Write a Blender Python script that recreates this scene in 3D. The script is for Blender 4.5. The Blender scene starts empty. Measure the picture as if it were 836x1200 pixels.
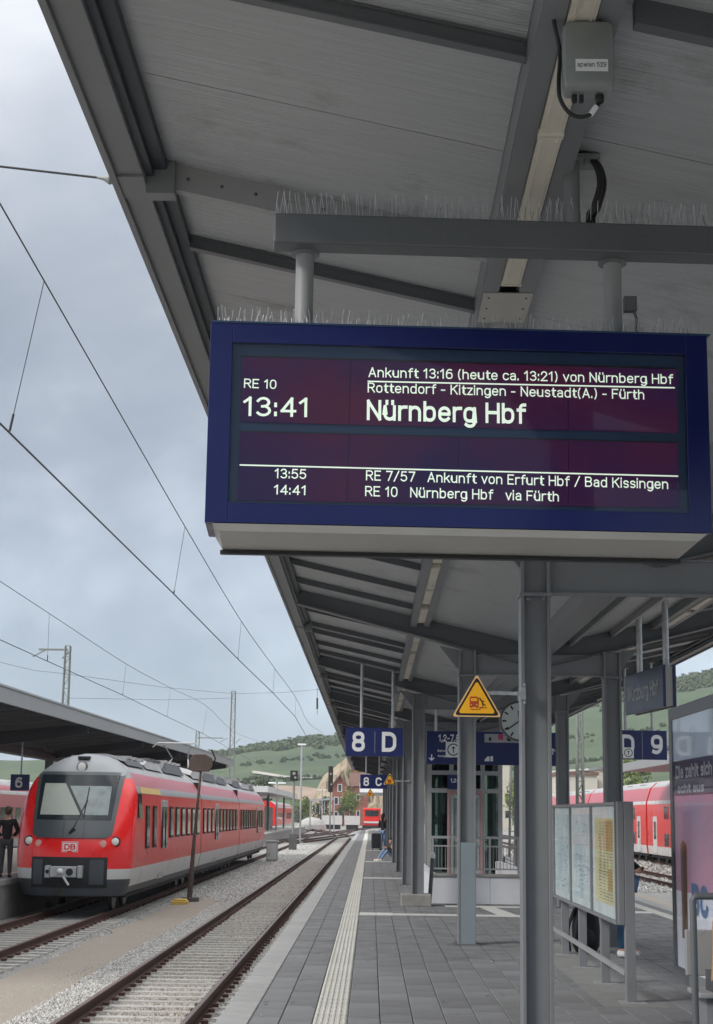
import bpy, bmesh, math, random
from mathutils import Vector, Matrix, Euler, noise
R = math.radians
random.seed(7)
sc = bpy.context.scene
COL = sc.collection
# ------------------------------------------------------------ camera
F = 1868.0; PW, PH = 836.0, 1200.0; ROLL = 0.014
YAW = 0.01103; PITCH = math.atan(354.7/F)
cam = bpy.data.cameras.new('camera'); camo = bpy.data.objects.new('camera', cam); COL.objects.link(camo)
cam.sensor_fit = 'VERTICAL'; cam.sensor_height = 24; cam.lens = 24*F/PH
cam.clip_start = 0.1; cam.clip_end = 6000
EYE = Vector((0, 0, 1.7))
MC = Matrix.Rotation(YAW, 4, 'Z') @ Matrix.Rotation(math.pi/2+PITCH, 4, 'X') @ Matrix.Rotation(ROLL, 4, 'Z')
camo.matrix_world = Matrix.Translation(EYE) @ MC
sc.camera = camo
def P(px, py, Y):
    d = MC.to_3x3() @ Vector(((px-PW/2)/F, (PH/2-py)/F, -1))
    return EYE + d*(Y/d.y)
# ------------------------------------------------------------ world
SUN_EL, SUN_ROT = 33, 236     # high, behind the photographer and to the left
w = bpy.data.worlds.new("World"); sc.world = w; w.use_nodes = True
nt = w.node_tree; nt.nodes.clear()
def N(t, typ, **k):
    n = t.nodes.new(typ)
    for a, b in k.items():
        if a in ('inp',):
            for i, v in b.items(): n.inputs[i].default_value = v
        else: setattr(n, a, b)
    return n
def ramp(t, stops, fac=None):
    r = t.nodes.new('ShaderNodeValToRGB'); e = r.color_ramp.elements
    while len(e) < len(stops): e.new(0.5)
    for i, (p, c) in enumerate(stops):
        e[i].position = p; e[i].color = (*c, 1) if len(c) == 3 else c
    if fac is not None: t.links.new(fac, r.inputs[0])
    return r
out = N(nt, 'ShaderNodeOutputWorld'); bg = N(nt, 'ShaderNodeBackground'); bg.inputs[1].default_value = 0.10
sky = N(nt, 'ShaderNodeTexSky', sky_type='NISHITA', sun_disc=False)
sky.sun_elevation = R(SUN_EL); sky.sun_rotation = R(SUN_ROT)
tc = N(nt, 'ShaderNodeTexCoord'); sep = N(nt, 'ShaderNodeSeparateXYZ'); nt.links.new(tc.outputs['Generated'], sep.inputs[0])
mx = N(nt, 'ShaderNodeMapping'); mx.inputs['Scale'].default_value = (1, 1, 1.5); mx.inputs['Location'].default_value = (0.35, .1, .21); nt.links.new(tc.outputs['Generated'], mx.inputs[0])
n1 = N(nt, 'ShaderNodeTexNoise', inp={'Scale': 3.4, 'Detail': 8.0, 'Roughness': 0.5, 'Distortion': 0.2}); nt.links.new(mx.outputs[0], n1.inputs['Vector'])
# overcast: cloud brightness grows towards the zenith
cz = ramp(nt, [(0.0, (3.1, 3.85, 4.6)), (0.16, (2.75, 3.15, 3.75)), (0.30, (2.9, 3.2, 3.65)), (0.46, (6.2, 6.4, 6.7)), (1.0, (15, 15.1, 15.2))], sep.outputs[2])
cl = ramp(nt, [(0.38, (0.72, .745, .79)), (0.5, (1, 1, 1)), (0.62, (1.6, 1.56, 1.5))], n1.outputs[0])
mul = N(nt, 'ShaderNodeMix', data_type='RGBA', blend_type='MULTIPLY'); mul.inputs[0].default_value = 1
nt.links.new(cz.outputs[0], mul.inputs[6]); nt.links.new(cl.outputs[0], mul.inputs[7])
mm = N(nt, 'ShaderNodeMix', data_type='RGBA'); mm.inputs[0].default_value = 0.9
nt.links.new(sky.outputs[0], mm.inputs[6]); nt.links.new(mul.outputs[2], mm.inputs[7])
nt.links.new(mm.outputs[2], bg.inputs[0]); nt.links.new(bg.outputs[0], out.inputs[0])
# ------------------------------------------------------------ sun
sl = bpy.data.lights.new('sun', 'SUN'); sl.energy = 1.5; sl.angle = R(14); sl.color = (1, .96, .9)
so = bpy.data.objects.new('sun', sl); COL.objects.link(so)
_az = R(SUN_ROT); sd = Vector((math.sin(_az)*math.cos(R(SUN_EL)), math.cos(_az)*math.cos(R(SUN_EL)), math.sin(R(SUN_EL))))
so.rotation_euler = sd.to_track_quat('Z', 'Y').to_euler(); so.location = (0, 0, 60)
sc.view_settings.view_transform = 'Standard'; sc.view_settings.look = 'None'
sc.view_settings.exposure = 0.68; sc.view_settings.gamma = 1
# ------------------------------------------------------------ materials
MATS = {}
def mat(name, c, rough=.6, metal=0, var=.15, scale=3.0, bump=0.0, bscale=None, coat=0, emit=0, stretch=(1, 1, 1), rnd=0.0, c2=None, spec=None, alpha=1, trans=0, detail=5, dirt=None):
    if name in MATS: return MATS[name]
    m = bpy.data.materials.new(name); m.use_nodes = True; t = m.node_tree; b = t.nodes['Principled BSDF']; L = t.links
    tc = N(t, 'ShaderNodeTexCoord'); mp = N(t, 'ShaderNodeMapping'); mp.inputs['Scale'].default_value = stretch; L.new(tc.outputs['Object'], mp.inputs[0])
    no = N(t, 'ShaderNodeTexNoise', inp={'Scale': scale, 'Detail': float(detail), 'Roughness': .6}); L.new(mp.outputs[0], no.inputs['Vector'])
    a = c2 if c2 else tuple(x*(1-var) for x in c); d = c if c2 else tuple(min(1, x*(1+var)) for x in c)
    r = ramp(t, [(.3, a), (.7, d)], no.outputs[0]); col = r.outputs[0]
    if dirt:
        n2 = N(t, 'ShaderNodeTexNoise', inp={'Scale': dirt[1], 'Detail': 8.0, 'Roughness': .7}); L.new(tc.outputs['Object'], n2.inputs['Vector'])
        r2 = ramp(t, [(dirt[2], (0, 0, 0)), (dirt[2]+.12, (1, 1, 1))], n2.outputs[0])
        mi = N(t, 'ShaderNodeMix', data_type='RGBA'); L.new(r2.outputs[0], mi.inputs[0]); L.new(col, mi.inputs[6]); mi.inputs[7].default_value = (*dirt[0], 1); col = mi.outputs[2]
    if rnd:
        oi = N(t, 'ShaderNodeObjectInfo'); mr = N(t, 'ShaderNodeMapRange', inp={3: 1-rnd, 4: 1+rnd}); L.new(oi.outputs['Random'], mr.inputs[0])
        mi = N(t, 'ShaderNodeMix', data_type='RGBA', blend_type='MULTIPLY'); mi.inputs[0].default_value = 1; L.new(col, mi.inputs[6]); L.new(mr.outputs[0], mi.inputs[7]); col = mi.outputs[2]
    L.new(col, b.inputs['Base Color'])
    b.inputs['Metallic'].default_value = metal
    rr = N(t, 'ShaderNodeMapRange', inp={3: max(0, rough-.08), 4: min(1, rough+.08)}); L.new(no.outputs[0], rr.inputs[0]); L.new(rr.outputs[0], b.inputs['Roughness'])
    if coat: b.inputs['Coat Weight'].default_value = coat; b.inputs['Coat Roughness'].default_value = .08
    if spec is not None: b.inputs['Specular IOR Level'].default_value = spec
    if bump:
        nb = N(t, 'ShaderNodeTexNoise', inp={'Scale': bscale or scale*6, 'Detail': 4.0}); L.new(mp.outputs[0], nb.inputs['Vector'])
        bp = N(t, 'ShaderNodeBump', inp={'Strength': bump, 'Distance': .02}); L.new(nb.outputs[0], bp.inputs['Height']); L.new(bp.outputs[0], b.inputs['Normal'])
    if emit: L.new(col, b.inputs['Emission Color']); b.inputs['Emission Strength'].default_value = emit
    if alpha < 1: b.inputs['Alpha'].default_value = alpha
    if trans: b.inputs['Transmission Weight'].default_value = trans
    MATS[name] = m; return m
steel = mat('grey_painted_steel', (.188, .196, .206), .42, var=.08, scale=1.5, bump=.08, bscale=60, dirt=((.12, .12, .118), 5, .66))
steelB = mat('shaded_beam_steel', (.108, .116, .125), .42, var=.1, scale=1.5, bump=.08, bscale=60, dirt=((.13, .125, .118), 3, .64))  # grey steel darkened, putting the beams' shade into the colour
steelL = mat('light_grey_steel', (.30, .305, .31), .45, var=.08, scale=2, dirt=((.12, .12, .115), 4, .62))
steelD = mat('dark_grey_steel', (.10, .107, .115), .45, var=.1, scale=2)
galv = mat('galvanised_steel', (.42, .43, .44), .38, metal=.5, var=.2, scale=14)
soffitM = mat('soffit_sheet', (.41, .425, .44), .36, var=.10, scale=2.2, bump=.6, bscale=7, stretch=(.25, 14, 1), dirt=((.28, .29, .295), 1.6, .56), spec=.6)
roofM = mat('roof_sheet', (.2, .2, .2), .6)
blueF = mat('display_blue', (.004, .009, .085), .22, var=.05, spec=.5)
signB = mat('sign_blue', (.009, .018, .105), .35, var=.06)
signG = mat('sign_blue_grey', (.05, .06, .10), .35, var=.06)
white = mat('white_paint', (.78, .79, .8), .5, var=.03)
black = mat('black_rubber', (.012, .012, .013), .5, var=.2)
darkB = mat('dark_bezel', (.016, .045, .10), .45, var=.1)
lcd = mat('lcd_purple', (.042, .007, .022), .6, spec=.15, scale=1.9, c2=(.010, .007, .034), emit=.55, detail=2)
lcdtx = mat('lcd_letters', (.70, .80, .64), .4, emit=.5, var=.02)
aluM = mat('aluminium_grey', (.42, .41, .385), .45, metal=.1, var=.08, scale=4)
boxM = mat('grey_plastic_box', (.24, .26, .255), .42, var=.06, scale=8)
lampM = mat('lamp_cover', (.66, .62, .53), .3, var=.12, scale=6, stretch=(1, .3, 1))
paver = mat('dark_paver', (.175, .177, .182), .82, var=.24, scale=2.6, bump=.3, bscale=90, rnd=.15, detail=9, dirt=((.115, .113, .11), 1.4, .53))
coping = mat('edge_coping', (.30, .30, .295), .85, var=.12, scale=4, bump=.3, bscale=70, rnd=.06, detail=9)
tact = mat('tactile_white', (.47, .46, .42), .8, var=.16, scale=9, bump=.2, bscale=80, rnd=.05, detail=9, dirt=((.25, .25, .24), 4, .52))
linew = mat('white_strip', (.50, .50, .48), .8, var=.1, scale=8)
joint = mat('joint_sand', (.085, .083, .08), .95)
conc = mat('concrete', (.26, .25, .235), .9, var=.2, scale=3, bump=.3, detail=9)
concD = mat('dark_concrete', (.10, .10, .098), .9, var=.25, scale=1.5, bump=.3)
sleeperM = mat('sleeper_concrete', (.36, .35, .33), .9, var=.2, scale=6, bump=.4, rnd=.12)
rust = mat('rail_rust', (.072, .030, .022), .7, var=.35, scale=20, bump=.2)
railtop = mat('rail_head', (.15, .10, .085), .4, metal=.5, var=.2, scale=8)
rockM = mat('ballast_stone', (.40, .39, .375), .9, var=.45, scale=.9, rnd=.35, detail=2)
gravel = mat('gravel_bed', (.25, .243, .235), .95, var=.45, scale=25, bump=.8, bscale=40, detail=9, dirt=((.17, .155, .14), .9, .56))
sandM = mat('sandy_path', (.285, .25, .21), .95, var=.18, scale=30, bump=.4, bscale=120, detail=9, dirt=((.26, .225, .185), 1.2, .55))
groundM = mat('yard_ground', (.24, .23, .205), .95, var=.3, scale=.6, bump=.4, detail=9)
redT = mat('train_red', (.78, .012, .012), .28, var=.05, scale=1, coat=.3)
redS = mat('train_red_side', (.66, .025, .022), .3, var=.08, scale=1, coat=.12)
redR = mat('train_red_sheen', (.46, .10, .12), .35, var=.08)  # red paint with the pinkish light reflection of the roof edge mixed in
maskG = mat('train_grey_mask', (.062, .072, .080), .35, var=.05, coat=.05)
maskL = mat('train_grey_top', (.27, .285, .295), .4, var=.05)
skirt = mat('train_skirt', (.055, .065, .08), .5, var=.1, dirt=((.06, .05, .04), 1.2, .5))
whiteS = mat('train_white_band', (.55, .55, .54), .4, var=.06, dirt=((.36, .34, .31), 1.0, .55))
greyTr = mat('train_grey_band', (.34, .35, .36), .4, var=.08)
glassD = mat('dark_glass', (.02, .025, .028), .06, var=.2, spec=.8)
glassW = mat('windscreen_glass', (.016, .022, .026), .12, var=.2, spec=.35)
blindM = mat('cab_blind_and_reflection', (.33, .36, .32), .5, var=.06)
roofE = mat('roof_equipment', (.10, .10, .105), .5, var=.4, scale=4)
roofEl = mat('roof_equipment_light', (.36, .36, .36), .5, var=.25, scale=3)
under = mat('underframe_dark', (.018, .018, .02), .7, var=.4, scale=6)
wheelM = mat('wheel_steel', (.10, .09, .085), .5, metal=.5, var=.3)
yellow = mat('warning_yellow', (.85, .42, .01), .45, var=.04)
orangeM = mat('sign_rim', (.80, .50, .22), .45, var=.04)
redP = mat('pictogram_red', (.42, .05, .01), .5, var=.05)
blk = mat('sign_black', (.015, .012, .01), .5, var=.1)
def glass(name, tint=(1, 1, 1), refl=.3):
    m = bpy.data.materials.new(name); m.use_nodes = True; t = m.node_tree; t.nodes.clear(); L = t.links
    o = N(t, 'ShaderNodeOutputMaterial'); tr = N(t, 'ShaderNodeBsdfTransparent'); tr.inputs[0].default_value = (*tint, 1); gl = N(t, 'ShaderNodeBsdfGlossy'); gl.inputs['Roughness'].default_value = .03
    fr_ = N(t, 'ShaderNodeFresnel'); fr_.inputs[0].default_value = 1.45; ad_ = N(t, 'ShaderNodeMath', operation='MULTIPLY'); ad_.inputs[1].default_value = refl; L.new(fr_.outputs[0], ad_.inputs[0])
    mi = N(t, 'ShaderNodeMixShader'); L.new(ad_.outputs[0], mi.inputs[0]); L.new(tr.outputs[0], mi.inputs[1]); L.new(gl.outputs[0], mi.inputs[2]); L.new(mi.outputs[0], o.inputs[0]); return m
clear = glass('display_glass', (.97, .98, 1), .55)
brick = mat('red_brick', (.26, .095, .07), .9, var=.2, scale=3, bump=.3)
slate = mat('slate_roof', (.16, .085, .07), .8, var=.2)
wire = mat('wire_dark', (.035, .035, .037), .5)
mastM = mat('mast_steel', (.20, .22, .20), .6, var=.15)
rustD = mat('rusty_post', (.09, .068, .055), .8, var=.35, scale=8, bump=.4)
leafM = mat('foliage', (.075, .105, .04), .9, c2=(.04, .062, .025), scale=.25, rnd=.25)
leafL = mat('fresh_foliage', (.17, .22, .06), .9, c2=(.11, .15, .04), scale=.4)
barkM = mat('bark', (.07, .055, .04), .9)
skin = mat('skin', (.48, .27, .19), .55, var=.04)
cBlack = mat('black_cloth', (.014, .014, .018), .85, var=.3)
cGrey = mat('grey_cloth', (.06, .062, .07), .85, var=.2)
jeans = mat('blue_denim', (.035, .09, .17), .85, var=.3, scale=12)
jeansL = mat('pale_denim', (.16, .25, .38), .85, var=.2, scale=12)
shoeW = mat('white_shoes', (.75, .75, .74), .6)
tan = mat('tan_coat', (.40, .25, .13), .85)
hairD = mat('dark_hair', (.018, .013, .011), .6, var=.4, scale=40)
hairB = mat('brown_hair', (.07, .04, .025), .6, var=.3, scale=40)
# ------------------------------------------------------------ mesh builder
class MB:
    def __init__(s): s.v = []; s.f = []; s.m = []; s.cur = 0
    def add(s, vs, fs):
        o = len(s.v); s.v += [tuple(x) for x in vs]; s.f += [tuple(i+o for i in f) for f in fs]; s.m += [s.cur]*len(fs); return s
    def box(s, x0, x1, y0, y1, z0, z1):
        v = [(x, y, z) for x in (x0, x1) for y in (y0, y1) for z in (z0, z1)]
        return s.add(v, [(0, 1, 3, 2), (4, 6, 7, 5), (0, 4, 5, 1), (2, 3, 7, 6), (0, 2, 6, 4), (1, 5, 7, 3)])
    def tube(s, pts, r, n=8, r2=None, cap=True):
        pts = [Vector(p) for p in pts]; k = len(pts); vs = []; fs = []
        up = None
        for i, p in enumerate(pts):
            d = (pts[min(i+1, k-1)]-pts[max(i-1, 0)]).normalized()
            if up is None: up = d.orthogonal().normalized()
            a = (up-d*up.dot(d))
            a = a.normalized() if a.length > 1e-6 else d.orthogonal().normalized(); up = a; b = d.cross(a)
            rr = r if r2 is None else r+(r2-r)*i/max(1, k-1)
            if isinstance(r, (list, tuple)): rr = r[i]
            vs += [p+(a*math.cos(2*math.pi*j/n)+b*math.sin(2*math.pi*j/n))*rr for j in range(n)]
        for i in range(k-1):
            for j in range(n): fs.append((i*n+j, i*n+(j+1) % n, (i+1)*n+(j+1) % n, (i+1)*n+j))
        if cap: fs += [tuple(range(n-1, -1, -1)), tuple((k-1)*n+j for j in range(n))]
        return s.add(vs, fs)
    def bar(s, a, b, w, h=None, up=(0, 0, 1)):
        a = Vector(a); b = Vector(b); d = (b-a).normalized(); h = h or w
        u = Vector(up); sd = d.cross(u)
        if sd.length < 1e-4: sd = d.cross(Vector((0, 1, 0)))
        sd.normalize(); u = sd.cross(d)
        vs = [p+sd*(i*w/2)+u*(j*h/2) for p in (a, b) for i, j in ((-1, -1), (1, -1), (1, 1), (-1, 1))]
        return s.add(vs, [(3, 2, 1, 0), (4, 5, 6, 7), (0, 1, 5, 4), (1, 2, 6, 5), (2, 3, 7, 6), (3, 0, 4, 7)])
    def prism(s, poly, mp, t):            # poly (u,v) extruded along t; mp maps (u,v,w)->xyz
        n = len(poly); vs = [mp(u, v, 0) for u, v in poly]+[mp(u, v, t) for u, v in poly]
        fs = [tuple(range(n)), tuple(range(2*n-1, n-1, -1))]+[(i, i+n, (i+1) % n+n, (i+1) % n) for i in range(n)]
        return s.add(vs, fs)
    def grid(s, rows, close=False):
        n = len(rows[0]); vs = [p for r in rows for p in r]; fs = []
        for i in range(len(rows)-1):
            for j in range(n if close else n-1):
                fs.append((i*n+j, i*n+(j+1) % n, (i+1)*n+(j+1) % n, (i+1)*n+j))
        return s.add(vs, fs)
    def ell(s, c, r, n=10, m=7):
        rows = []
        for i in range(m+1):
            a = -math.pi/2+math.pi*i/m; q = max(.001, math.cos(a))
            rows.append([(c[0]+r[0]*q*math.cos(2*math.pi*j/n), c[1]+r[1]*q*math.sin(2*math.pi*j/n), c[2]+r[2]*math.sin(a)) for j in range(n)])
        return s.grid(rows, True)
    def lathe(s, c, prof, axis='Z', n=20):
        rows = []
        for r, h in prof:
            row = []
            for j in range(n):
                a = 2*math.pi*j/n; x, y = r*math.cos(a), r*math.sin(a)
                row.append((c[0]+x, c[1]+y, c[2]+h) if axis == 'Z' else ((c[0]+x, c[1]-h, c[2]+y) if axis == 'Y' else (c[0]+h, c[1]+x, c[2]+y)))
            rows.append(row)
        s.grid(rows, True); o = len(s.v)-len(rows)*n
        s.f.append(tuple(range(o+n-1, o-1, -1))); s.f.append(tuple(o+(len(rows)-1)*n+j for j in range(n))); s.m += [s.cur]*2
        return s
    def mesh(s, name, mats, smooth=False):
        me = bpy.data.meshes.new(name); me.from_pydata([tuple(v) for v in s.v], [], s.f)
        for m in (mats if isinstance(mats, (list, tuple)) else [mats]): me.materials.append(m)
        if any(s.m): me.polygons.foreach_set('material_index', s.m)
        bm = bmesh.new(); bm.from_mesh(me); bmesh.ops.recalc_face_normals(bm, faces=bm.faces); bm.to_mesh(me); bm.free()
        if smooth:
            for p in me.polygons: p.use_smooth = True
            me.set_sharp_from_angle(angle=R(38))
        me.update(); return me
    def build(s, name, mats, parent=None, smooth=False, bevel=0):
        o = bpy.data.objects.new(name, s.mesh(name, mats, smooth)); COL.objects.link(o)
        if parent: adopt(o, parent)
        if bevel:
            b = o.modifiers.new('bevel', 'BEVEL'); b.width = bevel; b.segments = 2; b.limit_method = 'ANGLE'
        return o
def world_of(o):
    m = o.matrix_basis
    while o.parent: o = o.parent; m = o.matrix_basis @ m
    return m
def adopt(o, parent):       # geometry is written in world coordinates
    o.parent = parent; o.matrix_basis = world_of(parent).inverted() @ o.matrix_basis
def tag(o, label=None, cat=None, group=None, kind=None):
    if label: o['label'] = label
    if cat: o['category'] = cat
    if group: o['group'] = group
    if kind: o['kind'] = kind
    return o
def thing(name, loc, label, cat, group=None):
    o = bpy.data.objects.new(name, None); COL.objects.link(o); o.location = loc; o.empty_display_size = .2
    return tag(o, label, cat, group)
def struct(mb, name, m, **k):
    o = mb.build(name, m, **k); o['kind'] = 'structure'; return o
def inst(name, me, parent, loc, rz=0, scale=None):
    o = bpy.data.objects.new(name, me); COL.objects.link(o); o.parent = parent
    M = Matrix.Translation(loc) @ Matrix.Rotation(rz, 4, 'Z')
    o.matrix_basis = (world_of(parent).inverted() if parent else Matrix()) @ M
    if scale: o.scale = scale
    return o
def copy_tree(src, M, label=None, name=None):
    r = src.copy(); COL.objects.link(r); r.matrix_basis = M @ src.matrix_basis
    if label: r['label'] = label
    for ch in src.children:
        c = ch.copy(); COL.objects.link(c); c.parent = r
        for g in ch.children: d = g.copy(); COL.objects.link(d); d.parent = c
    return r
# stroke lettering: every glyph is a set of polylines on a grid with cap height 6
def AR(cx, cy, rx, ry, a0, a1, n=8): return [(cx+rx*math.cos(R(a0+(a1-a0)*i/n)), cy+ry*math.sin(R(a0+(a1-a0)*i/n))) for i in range(n+1)]
X = 4.3
def oval(x0, x1, y0, y1): 
    cx, cy, rx, ry = (x0+x1)/2, (y0+y1)/2, (x1-x0)/2, (y1-y0)/2; n = 24; o = []
    for i in range(n+1):
        a = 2*math.pi*i/n+.001; c_, s_ = math.cos(a), math.sin(a); o.append((cx+rx*math.copysign(abs(c_)**.8, c_), cy+ry*math.copysign(abs(s_)**.8, s_)))
    return o
def hump(x0, x1): r = (x1-x0)/2; return [(x0, X-r*1.05)]+AR((x0+x1)/2, X-r, r, r, 165, 0, 7)+[(x1, 0)]
GL = {
 'A': (4.6, [[(0, 0), (2, 6), (4, 0)], [(.6, 1.9), (3.4, 1.9)]]), 'B': (4.3, [[(0, 0), (0, 6), (2, 6)]+AR(2.2, 4.6, 1.3, 1.4, 90, -90)+[(0, 3.2)], [(1.9, 3.2)]+AR(2.2, 1.6, 1.5, 1.6, 90, -90)+[(0, 0)]]),
 'C': (4.5, [[(3.9, 1.3)]+AR(2.1, 1.9, 1.9, 1.9, -25, -180)+AR(2.1, 4.1, 1.9, 1.9, 180, 25)]), 'D': (4.5, [[(0, 0), (0, 6), (1.8, 6)]+AR(1.9, 4, 2, 2, 90, 0)+AR(1.9, 2, 2, 2, 0, -90)+[(0, 0)]]),
 'E': (3.9, [[(3.3, 6), (0, 6), (0, 0), (3.3, 0)], [(0, 3.1), (2.8, 3.1)]]), 'F': (3.8, [[(3.3, 6), (0, 6), (0, 0)], [(0, 3.1), (2.8, 3.1)]]), 'H': (4.4, [[(0, 0), (0, 6)], [(3.8, 0), (3.8, 6)], [(0, 3.1), (3.8, 3.1)]]),
 'K': (4.3, [[(0, 0), (0, 6)], [(3.7, 6), (.2, 2.7)], [(1.3, 3.7), (3.8, 0)]]), 'N': (4.5, [[(0, 0), (0, 6), (3.8, 0), (3.8, 6)]]), 'R': (4.3, [[(0, 0), (0, 6), (2.1, 6)]+AR(2.2, 4.5, 1.4, 1.5, 90, -90)+[(0, 3)], [(1.9, 3), (3.8, 0)]]),
 'W': (6.2, [[(0, 6), (1.4, 0), (2.8, 6), (4.2, 0), (5.6, 6)]]),
 'a': (3.7, [[(.3, 3.6)]+AR(1.55, X-1.2, 1.4, 1.2, 150, 0, 7)+[(2.95, 0)], [(2.95, 2.5), (1.4, 2.45)]+AR(1.3, 1.25, 1.25, 1.2, 100, 270, 8)+[(2.2, .2), (2.95, .9)]]),
 'b': (3.9, [[(0, 6), (0, 0)], oval(0, 3.2, 0, X)]), 'c': (3.4, [AR(1.6, X-1.6, 1.6, 1.6, 30, 180)+AR(1.6, 1.6, 1.6, 1.6, 180, 330)]), 'd': (3.9, [[(3.2, 6), (3.2, 0)], oval(0, 3.2, 0, X)]),
 'e': (3.8, [[(0.05, 2.2), (3.15, 2.2)]+AR(1.6, X-1.65, 1.58, 1.65, 0, 180)+AR(1.6, 1.6, 1.6, 1.6, 180, 325)]), 'f': (2.6, [[(2.3, 6)]+AR(1.9, 4.9, 1.1, 1.1, 90, 180, 5)+[(.8, 0)], [(0, X-.1), (2.2, X-.1)]]),
 'g': (3.9, [oval(0, 3.2, 0, X), [(3.2, X), (3.2, -.6)]+AR(1.7, -.6, 1.5, 1.2, 0, -150, 7)]), 'h': (3.8, [[(0, 6), (0, 0)], hump(0, 3.1)]), 'i': (.7, [[(0, 0), (0, X)], [(0, 5.5), (0, 6.1)]]),
 'k': (3.5, [[(0, 0), (0, 6)], [(2.8, X), (.1, 1.8)], [(1.1, 2.7), (3, 0)]]), 'l': (.7, [[(0, 0), (0, 6)]]), 'm': (5.8, [[(0, 0), (0, X)], hump(0, 2.6), hump(2.6, 5.2)]), 'n': (3.8, [[(0, 0), (0, X)], hump(0, 3.1)]),
 'o': (3.8, [oval(0, 3.2, 0, X)]), 'p': (3.9, [[(0, X), (0, -1.8)], oval(0, 3.2, 0, X)]), 'r': (2.5, [[(0, 0), (0, X)], [(0, X-1.5)]+AR(1.5, X-1.5, 1.5, 1.5, 165, 80, 5)+[(2.2, X)]]),
 's': (3.3, [[(2.7, 3.5)]+AR(1.4, X-1.05, 1.3, 1.05, 40, 250, 8)+AR(1.4, 1.1, 1.4, 1.1, 80, -145, 8)]), 't': (2.5, [[(.8, 5.6), (.8, 1)]+AR(1.8, 1, 1, 1, 180, 270, 4)+[(2.2, 0)], [(0, X-.1), (2.2, X-.1)]]),
 'u': (3.8, [[(0, X), (0, 1.5)]+AR(1.55, 1.5, 1.55, 1.5, 180, 350, 7), [(3.1, X), (3.1, 0)]]), 'v': (3.6, [[(0, X), (1.6, 0), (3.2, X)]]), 'w': (5, [[(0, X), (1.15, 0), (2.3, X), (3.45, 0), (4.6, X)]]), 'z': (3.2, [[(0, X), (2.7, X), (0, 0), (2.8, 0)]]),
 '0': (4, [oval(0, 3.4, 0, 6)]), '1': (2.6, [[(0, 4.6), (1.5, 6), (1.5, 0)]]), '2': (4, [[(.1, 4.3)]+AR(1.7, 4.3, 1.6, 1.7, 170, -20, 8)+[(0, 0), (3.5, 0)]]), '3': (4, [[(.1, 5)]+AR(1.6, 4.55, 1.5, 1.45, 145, -90, 8), [(1.3, 3.1), (1.7, 3.1)]+AR(1.6, 1.6, 1.75, 1.6, 80, -150, 9)]),
 '4': (4.1, [[(2.7, 0), (2.7, 6), (0, 1.6), (3.6, 1.6)]]), '5': (4, [[(3.1, 6), (.5, 6), (.2, 3.2)]+AR(1.6, 1.9, 1.8, 1.9, 115, -150, 10)]), '6': (4, [oval(0, 3.4, 0, 3.8), [(0, 1.9)]+AR(2, 3.4, 2, 2.6, 180, 60, 7)]), '7': (3.8, [[(0, 6), (3.4, 6), (1.2, 0)]]),
 '8': (4, [oval(.2, 3.3, 3.15, 6), oval(0, 3.5, 0, 3.15)]), '9': (4, [oval(0, 3.4, 2.2, 6), [(3.4, 4.1)]+AR(1.4, 2.6, 2, 2.6, 0, -120, 7)]),
 ':': (.8, [[(0, .1), (0, .9)], [(0, 3.3), (0, 4.1)]]), '.': (.8, [[(0, 0), (0, .7)]]), ',': (.9, [[(.3, .7), (0, -1.1)]]), '-': (2.7, [[(0, 2.5), (2, 2.5)]]), '/': (3.4, [[(0, -.3), (2.8, 6.3)]]), '(': (1.9, [AR(2.2, 2.7, 2.1, 4.2, 125, 235, 6)]), ')': (1.9, [AR(-1, 2.7, 2.1, 4.2, 55, -55, 6)]), ' ': (1.4, []) }
GL['\u00fc'] = (3.8, GL['u'][1]+[[(.6, 5.4), (.6, 6.1)], [(2.5, 5.4), (2.5, 6.1)]])
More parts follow.
